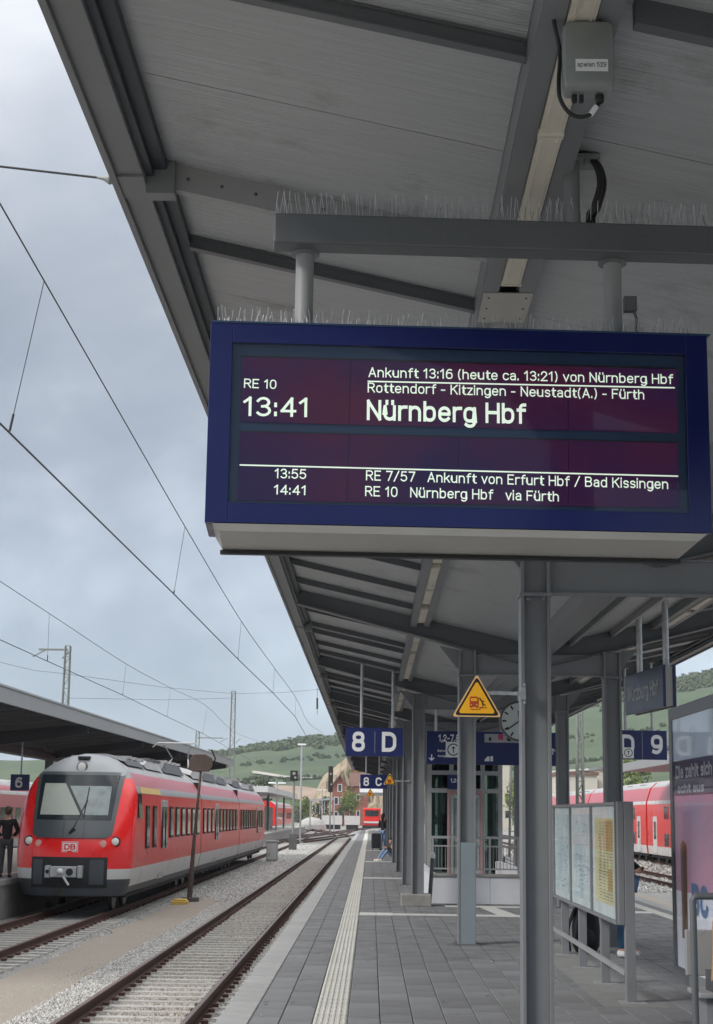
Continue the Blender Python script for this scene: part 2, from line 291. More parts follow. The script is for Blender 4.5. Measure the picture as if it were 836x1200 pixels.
def text(name, s, org, right, up, width, cap, m, parent, bold=0.0, off=.002):
    """flat stroke lettering: org = left end of the baseline, width/cap in metres; bold = stroke in grid units over .8"""
    sw = (.80+bold*18)/2; gap = .75+sw*.7; strokes = []; pen = 0
    for ch in s:
        w_, pl = GL[ch]; w_ += .35; strokes += [[(x+pen, y*(6-2*sw)/6+sw) for x, y in p] for p in pl]; pen += w_+gap-.4
    xs = [x for p in strokes for x, y in p]; x0, x1 = min(xs)-sw, max(xs)+sw
    right = Vector(right).normalized(); up = Vector(up).normalized(); nrm = right.cross(up); org = Vector(org)+nrm*off
    sy = cap/6; sx = width/(x1-x0) if width else sy; b = MB()
    spl = []
    for p in strokes:
        cur = [p[0]]
        for i in range(1, len(p)):
            cur.append(p[i])
            if i < len(p)-1:
                d1 = (Vector(p[i])-Vector(p[i-1])).normalized(); d2 = (Vector(p[i+1])-Vector(p[i])).normalized()
                if d1.dot(d2) < -.15: spl.append(cur); cur = [p[i]]
        spl.append(cur)
    for k, p in enumerate(spl):
        vs = []
        cl_ = (Vector(p[0])-Vector(p[-1])).length < .01
        for i, q in enumerate(p):
            q = Vector(q); a = Vector(p[i-1]) if i else (Vector(p[-2]) if cl_ else None); c_ = Vector(p[i+1]) if i < len(p)-1 else (Vector(p[1]) if cl_ else None)
            d1 = (q-a).normalized() if a is not None else None; d2 = (c_-q).normalized() if c_ is not None else None
            if d1 is None: d1 = d2
            if d2 is None: d2 = d1
            t = (d1+d2); t = t.normalized() if t.length > .05 else d1; n = Vector((-t.y, t.x)); k_ = min(1.9, 1/max(.3, t.dot(d2)))
            e = Vector((0, 0))
            if a is None and not cl_: e = -t*sw*.95
            if c_ is None and not cl_: e = t*sw*.95
            vs += [q+e+n*sw*k_, q+e-n*sw*k_]
        o_ = nrm*(k*.00004)
        b.add([org+o_+right*((v.x-x0)*sx)+up*(v.y*sy) for v in vs], [(2*i, 2*i+1, 2*i+3, 2*i+2) for i in range(len(p)-1)])
    me = bpy.data.meshes.new(name); me.from_pydata(b.v, [], b.f); me.materials.append(m)
    o = bpy.data.objects.new(name, me); COL.objects.link(o); adopt(o, parent); return o
# ------------------------------------------------------------ ground, ballast, tracks
ZR = -0.76                       # top of rail
m = MB(); m.box(-3000, 3000, -60, 4500, -1.6, -1.05); struct(m, 'ground', groundM)
m = MB(); m.add([(-60, 2, -.955), (60, 2, -.955), (60, 330, -.955), (-60, 330, -.955)], [(0, 1, 2, 3)]); struct(m, 'ballast_bed', gravel)
def strip(name, m_, x0, x1, y0, y1, z, amp=.12, step=1.2, **k):
    b = MB(); rows = []; y = y0
    while y < y1:
        rows.append([(x0+amp*noise.noise((0, y*.6, 1)), y, z), ((x0+x1)/2, y, z+.02), (x1+amp*noise.noise((5, y*.6, 2)), y, z)]); y += step
    b.grid(rows); return struct(b, name, m_, **k)
strip('sandy_path', sandM, -5.75, -4.45, 6, 52, -.935, amp=.35)
strip('sandy_path', sandM, 7.1, 9.6, 10, 140, -.93, amp=.5)
def track(label, pts, sleep=True, ymax=1e9, top=-.925, step=.6, group=None, exposed=0):
    t = thing('railway_track', (pts[0][0], pts[0][1], ZR), label, 'railway track', group)
    P3 = [Vector((x, y, 0)) for x, y in pts]
    prof = [(-.07, -.17), (-.06, -.155), (-.012, -.13), (-.012, -.045), (-.036, -.03), (-.036, -.006), (-.03, 0), (.03, 0), (.036, -.006), (.036, -.03), (.012, -.045), (.012, -.13), (.06, -.155), (.07, -.17)]
    for sd in (-1, 1):
        b = MB(); rows = []
        for i, p in enumerate(P3):
            d = (P3[min(i+1, len(P3)-1)]-P3[max(i-1, 0)]).normalized(); n = Vector((d.y, -d.x, 0))
            rows.append([p+n*(sd*.7525+u)+Vector((0, 0, ZR+v)) for u, v in prof])
        b.grid(rows, True)
        k = len(prof); b.m = [1 if (i % k) in (6,) else 0 for i in range(len(b.f))]
        b.build('rail', [rust, railtop], t, smooth=True)
    if sleep:
        s = MB(); s.add([(-1.3, -.13, top-.15), (1.3, -.13, top-.15), (1.3, .13, top-.15), (-1.3, .13, top-.15), (-1.28, -.10, top), (1.28, -.10, top), (1.28, .10, top), (-1.28, .10, top)],
                       [(3, 2, 1, 0), (4, 5, 6, 7), (0, 1, 5, 4), (1, 2, 6, 5), (2, 3, 7, 6), (3, 0, 4, 7)])
        s.cur = 1
        for x in (-.7525, .7525):
            s.box(x-.16, x-.075, -.05, .05, top, top+.045); s.box(x+.075, x+.16, -.05, .05, top, top+.045)
        me = s.mesh('sleeper', [sleeperM, rust])
        acc = 0; n = 0
        for a, b in zip(P3[:-1], P3[1:]):
            L = (b-a).length; d = (b-a).normalized(); ang = math.atan2(d.y, d.x)-math.pi/2
            while acc < L and n < 290 and (a+d*acc).y < ymax:
                p = a+d*acc; inst('sleeper', me, t, (p.x+random.uniform(-.02, .02), p.y, 0), ang+random.uniform(-.01, .01)); acc += step; n += 1
            acc -= L
    return t
def curve(p0, p1, p2, n=14):
    return [((1-t)**2*p0[0]+2*t*(1-t)*p1[0]+t*t*p2[0], (1-t)**2*p0[1]+2*t*(1-t)*p1[1]+t*t*p2[1]) for t in [i/n for i in range(n+1)]]
track('rusty platform track on pale ballast beside the dark paved platform, nearest of the tracks', [(-2.95, 6), (-2.95, 175)]+curve((-2.95, 175), (-3.0, 215), (-7.6, 250))+[(-11, 275)])
track('track under the red regional train with sleeper ends showing beside the sandy path', [(-7.3, 14), (-7.3, 150), (-7.6, 180), (-8.6, 240), (-9.5, 320)], ymax=150, top=-.915)
track('yard track curving left beyond the rear of the red train towards the hill', curve((-6.9, 150), (-5.2, 165), (-2.4, 215))+[(-1.5, 320)], ymax=190)
track('far yard track crossing between the signal mast and the brick house', curve((-11.5, 100), (-11, 150), (-5, 230))+[(0, 330)], sleep=False)
track('track along the left side platform carrying the far red train', [(-21.5, 20), (-21.5, 180)], sleep=False)
track('empty track right of the right platform edge with weeds of gravel beside it', [(7.65, 8), (7.65, 150)], ymax=110)
track('yard track under the red double deck coaches on the right', [(18.0, 40), (18.0, 230)], sleep=False)
track('second empty yard track on the right between gravel strips', [(12.6, 20), (12.6, 190)], ymax=100)
# ballast stones scattered as real geometry
def scatter(x0, x1, y0, y1, z, dens, size, seed=0, m_=rockM):
    b = MB(); nx = 2; ny = max(2, int((y1-y0)/4)); rows = []
    for i in range(ny+1):
        rows.append([(x0+(x1-x0)*j/nx, y0+(y1-y0)*i/ny, z+random.uniform(-.01, .015)) for j in range(nx+1)])
    b.grid(rows); o = b.build('ballast_stones', m_); o['kind'] = 'stuff'
    g = bpy.data.node_groups.new('stones', 'GeometryNodeTree'); g.interface.new_socket('Geometry', in_out='INPUT', socket_type='NodeSocketGeometry'); g.interface.new_socket('Geometry', in_out='OUTPUT', socket_type='NodeSocketGeometry')
    gi = g.nodes.new('NodeGroupInput'); go = g.nodes.new('NodeGroupOutput')
    d = g.nodes.new('GeometryNodeDistributePointsOnFaces'); d.inputs['Density'].default_value = dens; d.inputs['Seed'].default_value = seed
    ic = g.nodes.new('GeometryNodeMeshIcoSphere'); ic.inputs['Radius'].default_value = 1; ic.inputs['Subdivisions'].default_value = 1
    sm = g.nodes.new('GeometryNodeSetMaterial'); sm.inputs['Material'].default_value = m_
    io = g.nodes.new('GeometryNodeInstanceOnPoints')
    rv = g.nodes.new('FunctionNodeRandomValue'); rv.data_type = 'FLOAT_VECTOR'; rv.inputs[0].default_value = (size*.35, size*.35, size*.25); rv.inputs[1].default_value = (size*1.1, size*.8, size*.6); rv.inputs['Seed'].default_value = seed+3
    rr = g.nodes.new('FunctionNodeRandomValue'); rr.data_type = 'FLOAT_VECTOR'; rr.inputs[1].default_value = (6.28, 6.28, 6.28); rr.inputs['Seed'].default_value = seed+9
    L = g.links
    L.new(gi.outputs[0], d.inputs['Mesh']); L.new(d.outputs['Points'], io.inputs['Points']); L.new(ic.outputs['Mesh'], sm.inputs['Geometry']); L.new(sm.outputs[0], io.inputs['Instance'])
    L.new(rv.outputs[0], io.inputs['Scale']); L.new(rr.outputs[0], io.inputs['Rotation']); L.new(io.outputs[0], go.inputs[0])
    mo = o.modifiers.new('gn', 'NODES'); mo.node_group = g
    return o
scatter(-4.55, -3.85, 12, 50, -.945, 620, .042, 1)
scatter(-3.62, -2.28, 12, 34, -.948, 620, .029, 2, mat('ballast_stone_brown', (.36, .335, .30), .9, var=.4, scale=.9, rnd=.35, detail=2))
scatter(-2.12, -1.36, 12, 50, -.945, 560, .036, 3)
scatter(-5.75, -4.5, 12, 52, -.93, 45, .016, 21)
scatter(-5.2, -3.85, 50, 115, -.945, 130, .07, 4)
scatter(-3.6, -2.3, 34, 110, -.95, 200, .04, 5, MATS['ballast_stone_brown'])
scatter(-6.55, -5.6, 30, 60, -.96, 160, .034, 6)
scatter(-6.3, -4.3, 52, 140, -.945, 60, .07, 12)
scatter(-8.0, -6.6, 28, 42, -.965, 350, .03, 7)
scatter(6.1, 12, 60, 120, -.945, 14, .10, 8)
scatter(12, 26, 55, 130, -.945, 6, .14, 9)
# ------------------------------------------------------------ the platform
PX0, PX1, PY0, PY1 = -1.27, 5.95, 2.0, 182.0
m = MB(); m.box(PX0+.05, PX1-.05, PY0, PY1, -1.04, -.075); platform = struct(m, 'platform', conc)
platform['label'] = 'dark paved island platform with a pale edge and a ribbed white guide strip'
m = MB(); m.box(PX0+.02, PX1-.02, PY0, PY1, -.075, -.012); bed = m.build('joint_bed', joint, platform)
xs = [-.17+.2772*i for i in range(22)]
dark_cols = [(-.985, .25), (-.735, .275)]+[(x, .2772) for x in xs[:-1]]
def slab_mesh(name, w, l, h, m_, ribs=0, bev=.006):
    b = MB(); g = .003
    x0, x1, y0, y1 = g, w-g, g, l-g
    v = [(x0, y0, -h), (x1, y0, -h), (x1, y1, -h), (x0, y1, -h), (x0, y0, -bev), (x1, y0, -bev), (x1, y1, -bev), (x0, y1, -bev),
         (x0+bev, y0+bev, 0), (x1-bev, y0+bev, 0), (x1-bev, y1-bev, 0), (x0+bev, y1-bev, 0)]
    b.add(v, [(0, 1, 5, 4), (1, 2, 6, 5), (2, 3, 7, 6), (3, 0, 4, 7), (4, 5, 9, 8), (5, 6, 10, 9), (6, 7, 11, 10), (7, 4, 8, 11), (8, 9, 10, 11)])
    if ribs:
        for i in range(ribs):
            cx = w*(i+.5)/ribs; q = w/ribs*.28
            b.add([(cx-q, y0+.01, 0), (cx+q, y0+.01, 0), (cx+q*.5, y0+.014, .006), (cx-q*.5, y0+.014, .006), (cx-q, y1-.01, 0), (cx+q, y1-.01, 0), (cx+q*.5, y1-.014, .006), (cx-q*.5, y1-.014, .006)],
                  [(0, 1, 2, 3), (7, 6, 5, 4), (0, 3, 7, 4), (3, 2, 6, 7), (2, 1, 5, 6)])
    return b.mesh(name, m_)
PL = .56
pm = {w_: slab_mesh('paver', w_, PL, .055, paver) for w_ in (.25, .275, .2772)}
cop = slab_mesh('edge_slab', .285, .8, .075, coping, bev=.01); tac = slab_mesh('tactile_slab', .29, .30, .055, tact, ribs=6)
places = []
for ci, (x, w_) in enumerate(dark_cols):
    y = 10.2+(.28 if ci % 2 else 0)
    while y < 150:
        places.append((y, x, w_)); y += PL
places.sort()
near = [p for p in places if p[0] > 12.2][:300]; ns = set(near)
for y, x, w_ in near:
    o = inst('paver', pm[w_], platform, (x, y, random.uniform(-.002, .002))); 
far = MB()
for p in places:
    if p in ns: continue
    y, x, w_ = p; g = .004; z = random.uniform(-.0015, .0015)
    far.add([(x+g, y+g, z), (x+w_-g, y+g, z), (x+w_-g, y+PL-g, z), (x+g, y+PL-g, z), (x+g, y+g, -.05), (x+w_-g, y+g, -.05)], [(0, 1, 2, 3), (4, 5, 1, 0)])
tag(far.build('paver_field', paver, platform), kind='stuff')
m = MB(); m.box(-.985, 5.65, 150, PY1, -.05, -.001); m.box(-1.27, PX1, 2, 10.2, -.05, -.001); m.build('far_paving', paver, platform)
y = 10.4; n = 0
while y < 182:
    inst('edge_slab', cop, platform, (-1.27, y, 0)); n += 1; y += .8
y = 10.2
while y < 96:
    inst('tactile_slab', tac, platform, (-.46, y, 0)); y += .30
m = MB(); m.box(-.46, -.17, y, 182, -.05, 0); m.build('far_guide_strip', tact, platform)
m = MB(); m.box(5.652, 5.95, 10, 182, -.05, 0.001); m.build('far_edge_slabs', coping, platform)
m = MB(); m.box(5.2, 5.42, 10, 180, -.0, 0.006); m.build('far_guide_strip', tact, platform)
for (x0, x1, y0, y1) in ((-.17, .42, 28.3, 29.0), (.42, 3.0, 28.4, 28.85), (1.45, 3.0, 31.2, 31.6), (-.17, .9, 44.5, 45.1), (-.17, .9, 60, 60.8), (-.17, 1, 79, 80), (3.9, 5.2, 44, 44.8), (3.9, 5.2, 30, 30.6)):
    n = max(1, round((x1-x0)/.3)); 
    for i in range(n):
        m = MB(); a = x0+(x1-x0)*i/n; m.box(a+.003, a+(x1-x0)/n-.003, y0, y1, -.01, .006); m.build('cross_strip_slab', linew, platform)
m = MB(); m.add([(2.25, 28.85, .005), (2.6, 28.85, .005), (2.4, 31.2, .005), (2.1, 31.2, .005)], [(0, 1, 2, 3)]); m.build('diagonal_strip', linew, platform)
# litter and specks on the paving
lit = MB()
for i in range(90):
    x = random.uniform(-1, 5); y = random.uniform(13, 40); s = random.uniform(.006, .02); a = random.uniform(0, 3)
    lit.add([(x+s*math.cos(a+k*1.57)*random.uniform(.6, 1), y+s*math.sin(a+k*1.57), .004+.004*random.random()) for k in range(4)], [(0, 1, 2, 3)])
tag(lit.build('litter_specks', white), kind='stuff')
gum = MB()
for i in range(420):
    x = random.uniform(-.95, 4.5); y = random.uniform(12.5, 38); s = random.uniform(.008, .026)
    gum.add([(x+s*math.cos(k*.785)*random.uniform(.8, 1.1), y+s*math.sin(k*.785), .0032) for k in range(8)], [tuple(range(8))])
tag(gum.build('gum_spots', mat('gum_grey', (.085, .085, .087), .8, var=.3, scale=1)), kind='stuff')
# ------------------------------------------------------------ platform canopy
XC = 2.34
def zs(x):
    x = x if x <= XC else 2*XC-x
    return 4.83-.223*(x+1.14)
can = thing('platform_canopy', (XC, 13, 0), 'long grey steel butterfly canopy over the near platform with its row of columns', 'canopy')
frames = [3.7+9.3*k for k in range(-1, 12)]
CY0, CY1 = 3.5, 111.0
for sgn in (1, -1):
    X = (lambda x: x) if sgn == 1 else (lambda x: 2*XC-x)
    m = MB(); q = []
    for (a, b_) in ((-1.46, 5.10), (-1.44, 5.10), ):
        pass
    def bx(m, x0, x1, y0, y1, z0, z1):
        a, b_ = sorted((X(x0), X(x1))); m.box(a, b_, y0, y1, z0, z1)
    m = MB(); bx(m, -1.275, -1.245, CY0, CY1, 4.66, 4.96); m.build('fascia', steel, can)
    m = MB(); bx(m, -1.243, -1.12, CY0, CY1, 4.685, 4.85); m.build('edge_beam', steel, can)
    m = MB(); bx(m, -1.118, -1.08, CY0, CY1, 4.715, 4.80); bx(m, -1.079, -1.02, CY0, CY1, 4.75, 4.80); m.build('edge_angle', mat('edge_dark', (.035, .045, .055), .5, var=.1), can)
# joint plates on the edge beam
for y in [7.3+9.3*k for k in range(-1, 11)]:
    m = MB(); m.box(-1.246, -1.117, y-.14, y+.14, 4.672, 4.86); m.build('joint_plate', steel, can, bevel=.004)
    m = MB(); m.box(-1.116, -.98, y-.05, y+.05, 4.63, 4.80); m.build('beam_shoe', steel, can)
def slab(m, x0, x1, y0, y1, d0, d1):     # strip parallel to the roof slope, d = depth below the soffit
    m.add([(x, y, zs(x)-d) for x in (x0, x1) for y in (y0, y1) for d in (d0, d1)], [(0, 1, 3, 2), (4, 6, 7, 5), (0, 4, 5, 1), (2, 3, 7, 6), (0, 2, 6, 4), (1, 5, 7, 3)])
m = MB(); 
for a, b_ in ((-1.26, XC), (XC, 2*XC+1.26)): slab(m, a, b_, CY0, CY1, -.25, -.08)
m.build('roof_deck', roofM, can)
offs = [-7.65, -5.7, -4.72, -2.9, -1.3]
secs = []
for k, f in enumerate(frames):
    for o_ in offs:
        if f+o_ > CY0: secs.append(f+o_)
for y in secs:
    for L_ in (1, 0):
        a, b_ = (-1.02, .53) if L_ else (2*XC-.53, 2*XC+1.02)
        m = MB(); slab(m, a, b_, y-.006, y+.006, .014, .07); slab(m, a, b_, y-.026, y+.026, .006, .014); slab(m, a, b_, y-.026, y+.026, .07, .078)
        if abs(y-7.3) < .2:
            m = MB(); slab(m, a, b_, y-.012, y+.045, .0, .13)
            o = m.build('secondary_beam', steelL, can)  # lighter steel stands in for light falling on this beam's near face
            bo = MB()
            for t in range(9):
                x = a+.1+t*.165; bo.lathe((x, y-.012, zs(x)-.065), [(.009, 0), (.009, .006), (.005, .010)], 'Y', 6)
            bo.build('bolt', steelD, o); continue
        m.build('secondary_beam', steelB, can)
m = MB(); slab(m, .85, 2.15, 4.9, 4.96, .0, .09); m.build('secondary_beam', steelB, can)
# main frames
for k, f in enumerate(frames):
    if f < CY0: continue
    m = MB()
    for a, b_ in ((-1.06, XC-.02), (2*XC+1.06, XC+.02)):
        zt = lambda x: zs(x)-.002
        def zb(x):
            xx = x if x <= XC else 2*XC-x
            return zs(x)-.215-.035*(xx+1.06)
        seg = [a, a+(.5 if b_ > a else -.5), b_]
        for x0, x1 in zip(seg[:-1], seg[1:]):
            for (w_, t0, t1) in ((.014, None, None), (.22, 0, .022)):
                vs = []
                for x in (x0, x1):
                    for y in (f-w_/2, f+w_/2):
                        vs += [(x, y, zb(x)+(t0 if t0 is not None else 0.02)), (x, y, zb(x)+t1 if t1 is not None else zt(x))]
                m.add(vs, [(0, 1, 3, 2), (4, 6, 7, 5), (0, 4, 5, 1), (2, 3, 7, 6), (0, 2, 6, 4), (1, 5, 7, 3)])
    m.build('main_beam', steelB, can)
# soffit panels
def bays(): 
    ys = sorted(set([round(v, 3) for v in secs+frames if v > CY0])); o = [ys[0]]
    for y in ys[1:]:
        if y-o[-1] > 1.35: o.append((y+o[-1])/2)
        o.append(y)
    return list(zip(o[:-1], o[1:]))
for y0, y1 in bays():
    for a, b_ in ((-1.04, .53), (2*XC+1.04, 2*XC-.53)):
        x0, x1 = sorted((a, b_)); m = MB(); slab(m, x0, x1, y0+.004, y1-.004, -.05, random.uniform(0, .002)); m.build('soffit_panel', soffitM, can)
for f in frames[1:-1]:
    for j in range(4):
        y0 = f+9.3*j/4; y1 = y0+9.3/4
        for a, b_ in ((.80, 2.2), (2*XC-.80, 2*XC-2.2)):
            x0, x1 = sorted((a, b_)); m = MB(); slab(m, x0, x1, y0+.003, y1-.003, -.05, random.uniform(0, .002)); m.build('soffit_panel', soffitM, can)
# gutter box in the middle, drawn between the columns
m = MB(); m.box(XC-.16, XC+.16, CY0, CY1, 3.92, 4.26); m.build('gutter_box', steel, can)
for x in (2.78, 3.36):
    m = MB(); slab(m, x-.03, x+.03, CY0, CY1, .002, .09); m.build('cable_rail', steelL, can)
# light channels
lid = 0
for sgn in (1, -1):
    X = (lambda x: x) if sgn == 1 else (lambda x: 2*XC-x)
    zc = zs(.665)-.135
    for k, f in enumerate(frames[:-1]):
        if f < CY0: continue
        m = MB(); y0, y1 = f+.12, f+9.3-.12
        for (xa, xb, za, zb_) in ((.536, .613, zc, zc+.012), (.717, .794, zc, zc+.012), (.532, .541, zc+.012, zc+.17), (.789, .798, zc+.012, zc+.14), (.613, .619, zc+.012, zc+.06), (.711, .717, zc+.012, zc+.06), (.613, .717, zc+.06, zc+.066)):
            a, b_ = sorted((X(xa), X(xb))); m.box(a, b_, y0, y1, za, zb_)
        ch = m.build('light_channel', steel, can)
        lx = X(.665); y = y0+.12
        if sgn == 1 and k == 1:
            segs = [(3.9, 5.75), (5.8, 7.52), (8.27, 9.4), (9.6, 10.8), (11.1, 12.3)]
        elif sgn == 1 and k == 0: segs = [(-4, -1), (0, 3)]
        else:
            segs = []
            while y < y1-1.3: segs.append((y, y+1.15+.2*(lid % 3))); y += 1.75; lid += 1
        for (a, b_) in segs:
            d = MB(); d.box(lx-.046, lx+.046, a, b_, zc-.012, zc+.05); 
            d.box(lx-.032, lx-.025, a+.02, b_-.02, zc-.018, zc-.012); d.box(lx+.025, lx+.032, a+.02, b_-.02, zc-.018, zc-.012)
            d.box(lx-.05, lx+.05, a-.02, a, zc-.016, zc+.05); d.box(lx-.05, lx+.05, b_, b_+.02, zc-.016, zc+.05)
            d.build('lamp_cover', lampM, ch)
        if sgn == 1 and k == 1:
            d = MB(); d.box(.54, .79, 7.68, 8.16, zc-.006, zc-.001); pl = d.build('cover_plate', aluM, ch)
            d = MB()
            for xx in (.57, .76):
                for yy in (7.75, 7.92, 8.09): d.lathe((xx, yy, zc-.006), [(.006, 0), (.006, -.004), (.003, -.006)], 'Z', 6)
            d2 = MB(); d2.box(.63, .70, 8.17, 8.25, zc-.03, zc-.002)
            for q_ in range(6): d2.box(.635, .695, 8.175+q_*.012, 8.180+q_*.012, zc-.034, zc-.03)
            d.build('screw', steelD, ch); d2.build('vent_block', aluM, ch)
# columns
def column(x, y, top, cover=False, block=False, beamz=3.5):
    m = MB(); hw = .12
    m.box(x-hw, x-hw+.028, y-.12, y+.12, .0, top); m.box(x+hw-.028, x+hw, y-.12, y+.12, .0, top)
    m.box(x-hw+.028, x+hw-.028, y-.055, y-.045, .0, top-.005)
    c = m.build('column', steel, can, bevel=.003)
    m = MB(); m.box(x-hw-.012, x+hw+.012, y-.135, y+.1, beamz-.035, beamz-.005)
    for s_ in (-.06, .06): m.lathe((x+s_, y-.135, beamz-.06), [(.016, 0), (.016, .014)], 'Y', 6)
    m.build('collar_plate', steel, c)
    if cover:
        m = MB(); m.box(x-.088, x+.115, y-.128, y-.10, .0, 1.35); m.build('cover_plate', bluegrey, c)
    if block:
        m = MB(); m.box(x-.32, x+.26, y-.3, y+.25, -.01, .22); m.build('footing', conc, c, bevel=.02)
    m = MB(); m.box(x-.17, x+.17, y-.17, y+.17, 0, .012); m.build('base_plate', steelD, c)
bluegrey = mat('blue_grey_cover', (.22, .26, .29), .5, var=.06, scale=3, dirt=((.16, .18, .19), 6, .62))
for k, f in enumerate(frames):
    if f < CY0: continue
    xl, xr = (1.325, 3.34) if k < 4 else (.93, 3.75)
    bz = {2: 3.5, 3: 3.64}.get(k, 3.76 if k > 3 else 3.5)
    for x in (xl, xr): column(x, f, zs(x)-.30, cover=(k == 3 and x == xl), block=(k == 4 and x == xl), beamz=bz)
    m = MB(); m.box(xl+.121, xr-.121, f-.05, f+.05, bz, bz+.27); m.box(xl+.121, xr-.121, f-.09, f+.09, bz+.27, bz+.284); m.box(xl+.121, xr-.121, f-.09, f+.09, bz-.002, bz+.008)
    m.build('cross_beam', steel, can)
    for x, s_ in ((xl, -1), (xr, 1)):      # haunch between column head and cantilever
        m = MB(); z1 = zs(x)-.31; m.prism([(0, 0), (0, -.28), (.26, .05)], lambda u, v, w_: (x+s_*(.122+u), f-.04+w_, z1+.02+v), .08)
        m.build('haunch', steel, can)
for x, y in ((1.325, 13), (1.325, 22.3), (.93, 31.6), (3.34, 22.3)):      # irregular darker patches on the paving round the column feet
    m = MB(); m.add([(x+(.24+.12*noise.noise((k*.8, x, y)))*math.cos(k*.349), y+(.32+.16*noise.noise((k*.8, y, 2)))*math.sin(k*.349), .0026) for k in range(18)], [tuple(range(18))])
    m.build('paving_patch', mat('patch_dark', (.125, .124, .122), .85, var=.25, scale=6, detail=9), platform)
# ------------------------------------------------------------ departure display
def spikes(x0, x1, y, z, L, n, ang=0.0, seed=1, rows=2):
    rnd = random.Random(seed); b = MB()
    for i in range(n):
        x = x0+(x1-x0)*(i+rnd.random()*.6)/n
        for r_ in range(rows):
            yy = y+(r_-.5*(rows-1))*.05; dx = rnd.uniform(-.22, .22)*L; dy = rnd.uniform(-.3, .3)*L+(r_-.5*(rows-1))*.06
            l = L*rnd.uniform(.8, 1.05); cp, sp = math.cos(ang), math.sin(ang)
            b.tube([(x*1.0, yy+(x-x0)*math.tan(ang), z), (x+dx, yy+(x-x0)*math.tan(ang)+dy, z+l)], .0017, 3, cap=False)
    return b
DY = R(3.2)
disp = thing('departure_display', (-.626, 6.01, 2.79), 'big blue departure display with a lit purple screen listing trains to Nuernberg under the canopy', 'departure board')
O = Vector((P(243.5, 500, 6.01).x, 6.01, 0)); RX = Vector((math.cos(DY), math.sin(DY), 0)); NB = Vector((-math.sin(DY), math.cos(DY), 0))   # right, backwards
DWd = 2.043; DZ0, DZ1 = 2.879, 3.691; DEP = .34
def dpt(u, v, d): return O+RX*u+NB*d+Vector((0, 0, v))
def dbox(m, u0, u1, v0, v1, d0, d1):
    m.add([dpt(u, v, d) for u in (u0, u1) for d in (d0, d1) for v in (v0, v1)], [(0, 1, 3, 2), (4, 6, 7, 5), (0, 4, 5, 1), (2, 3, 7, 6), (0, 2, 6, 4), (1, 5, 7, 3)])
# photo pixel -> (u,v) on the display face
def duv(px, py, d=0.0):
    o = EYE; r = (P(px, py, 10)-EYE); pl = dpt(0, 0, d); t = (pl-o).dot(NB)/r.dot(NB); q = o+r*t-pl
    return q.dot(RX), q.z
DWd = duv(831.5, 500)[0]; DZ1 = (duv(249, 375.5)[1]+duv(831, 394)[1])/2; DZ0 = (duv(241, 611)[1]+duv(833, 625.5)[1])/2
m = MB(); fw = .0
u0, v1 = duv(273, 401); u1, v0 = duv(808, 601)
ua, ub, va, vb = u0, u1, v0, v1
dbox(m, 0, ua, DZ0, DZ1, 0, .03); dbox(m, ub, DWd, DZ0, DZ1, 0, .03); dbox(m, ua, ub, vb, DZ1, 0, .03); dbox(m, ua, ub, DZ0, va, 0, .03)
m.build('front_frame', blueF, disp, bevel=.002)
m = MB(); dbox(m, .0, DWd, DZ0+.0, DZ1-.002, .031, DEP); m.build('housing', blueF, disp, bevel=.006)
m = MB(); a = [dpt(.03, DZ0-.003, .0), dpt(DWd-.02, DZ0-.003, 0), dpt(DWd-.03, DZ0-.003, DEP), dpt(.03, DZ0-.003, DEP), dpt(.055, DZ0-.03, .015), dpt(DWd-.05, DZ0-.03, .015), dpt(DWd-.06, DZ0-.055, DEP+.0), dpt(.06, DZ0-.055, DEP+.0)]
m.add(a, [(0, 1, 2, 3), (7, 6, 5, 4), (0, 4, 5, 1), (1, 5, 6, 2), (2, 6, 7, 3), (3, 7, 4, 0)]); m.build('underside_tray', aluM, disp)
m = MB(); dbox(m, .05, DWd-.05, DZ0-.07, DZ0-.056, DEP-.03, DEP+.01); m.build('tray_lip', black, disp)
m = MB(); dbox(m, ua+.001, ub-.001, va+.001, vb-.001, .0305, .0308)
m = MB()
for (p0, p1) in (((273, 401), (794, 425)),):
    pass
def quad(nm, pts, mt, d, th=.004, parent=disp):
    b = MB(); pq = [duv(x, y, d) for x, y in pts]
    b.add([dpt(u, v, d) for u, v in pq]+[dpt(u, v, d+th) for u, v in pq], [(0, 1, 2, 3), (7, 6, 5, 4), (0, 4, 5, 1), (1, 5, 6, 2), (2, 6, 7, 3), (3, 7, 4, 0)])
    return b.build(nm, mt, parent)
quad('bezel', [(268, 397), (812, 416), (812, 606), (262, 592)], darkB, .026)
lc = []
for i in range(4):
    def xl_(t, a, b_): return a+(b_-a)*t
    t0, t1 = i/4+.0008, (i+1)/4-.0008
    up = quad('screen_module', [(xl_(t0, 284, 794), xl_(t0, 418.5, 433)), (xl_(t1, 284, 794), xl_(t1, 418.5, 433)), (xl_(t1, 281, 795), xl_(t1, 494, 507.5)), (xl_(t0, 281, 795), xl_(t0, 494, 507.5))], lcd, .018)
    quad('screen_module', [(xl_(t0, 281, 795), xl_(t0, 506, 519.5)), (xl_(t1, 281, 795), xl_(t1, 506, 519.5)), (xl_(t1, 277, 796), xl_(t1, 586, 595)), (xl_(t0, 277, 796), xl_(t0, 586, 595))], lcd, .018)
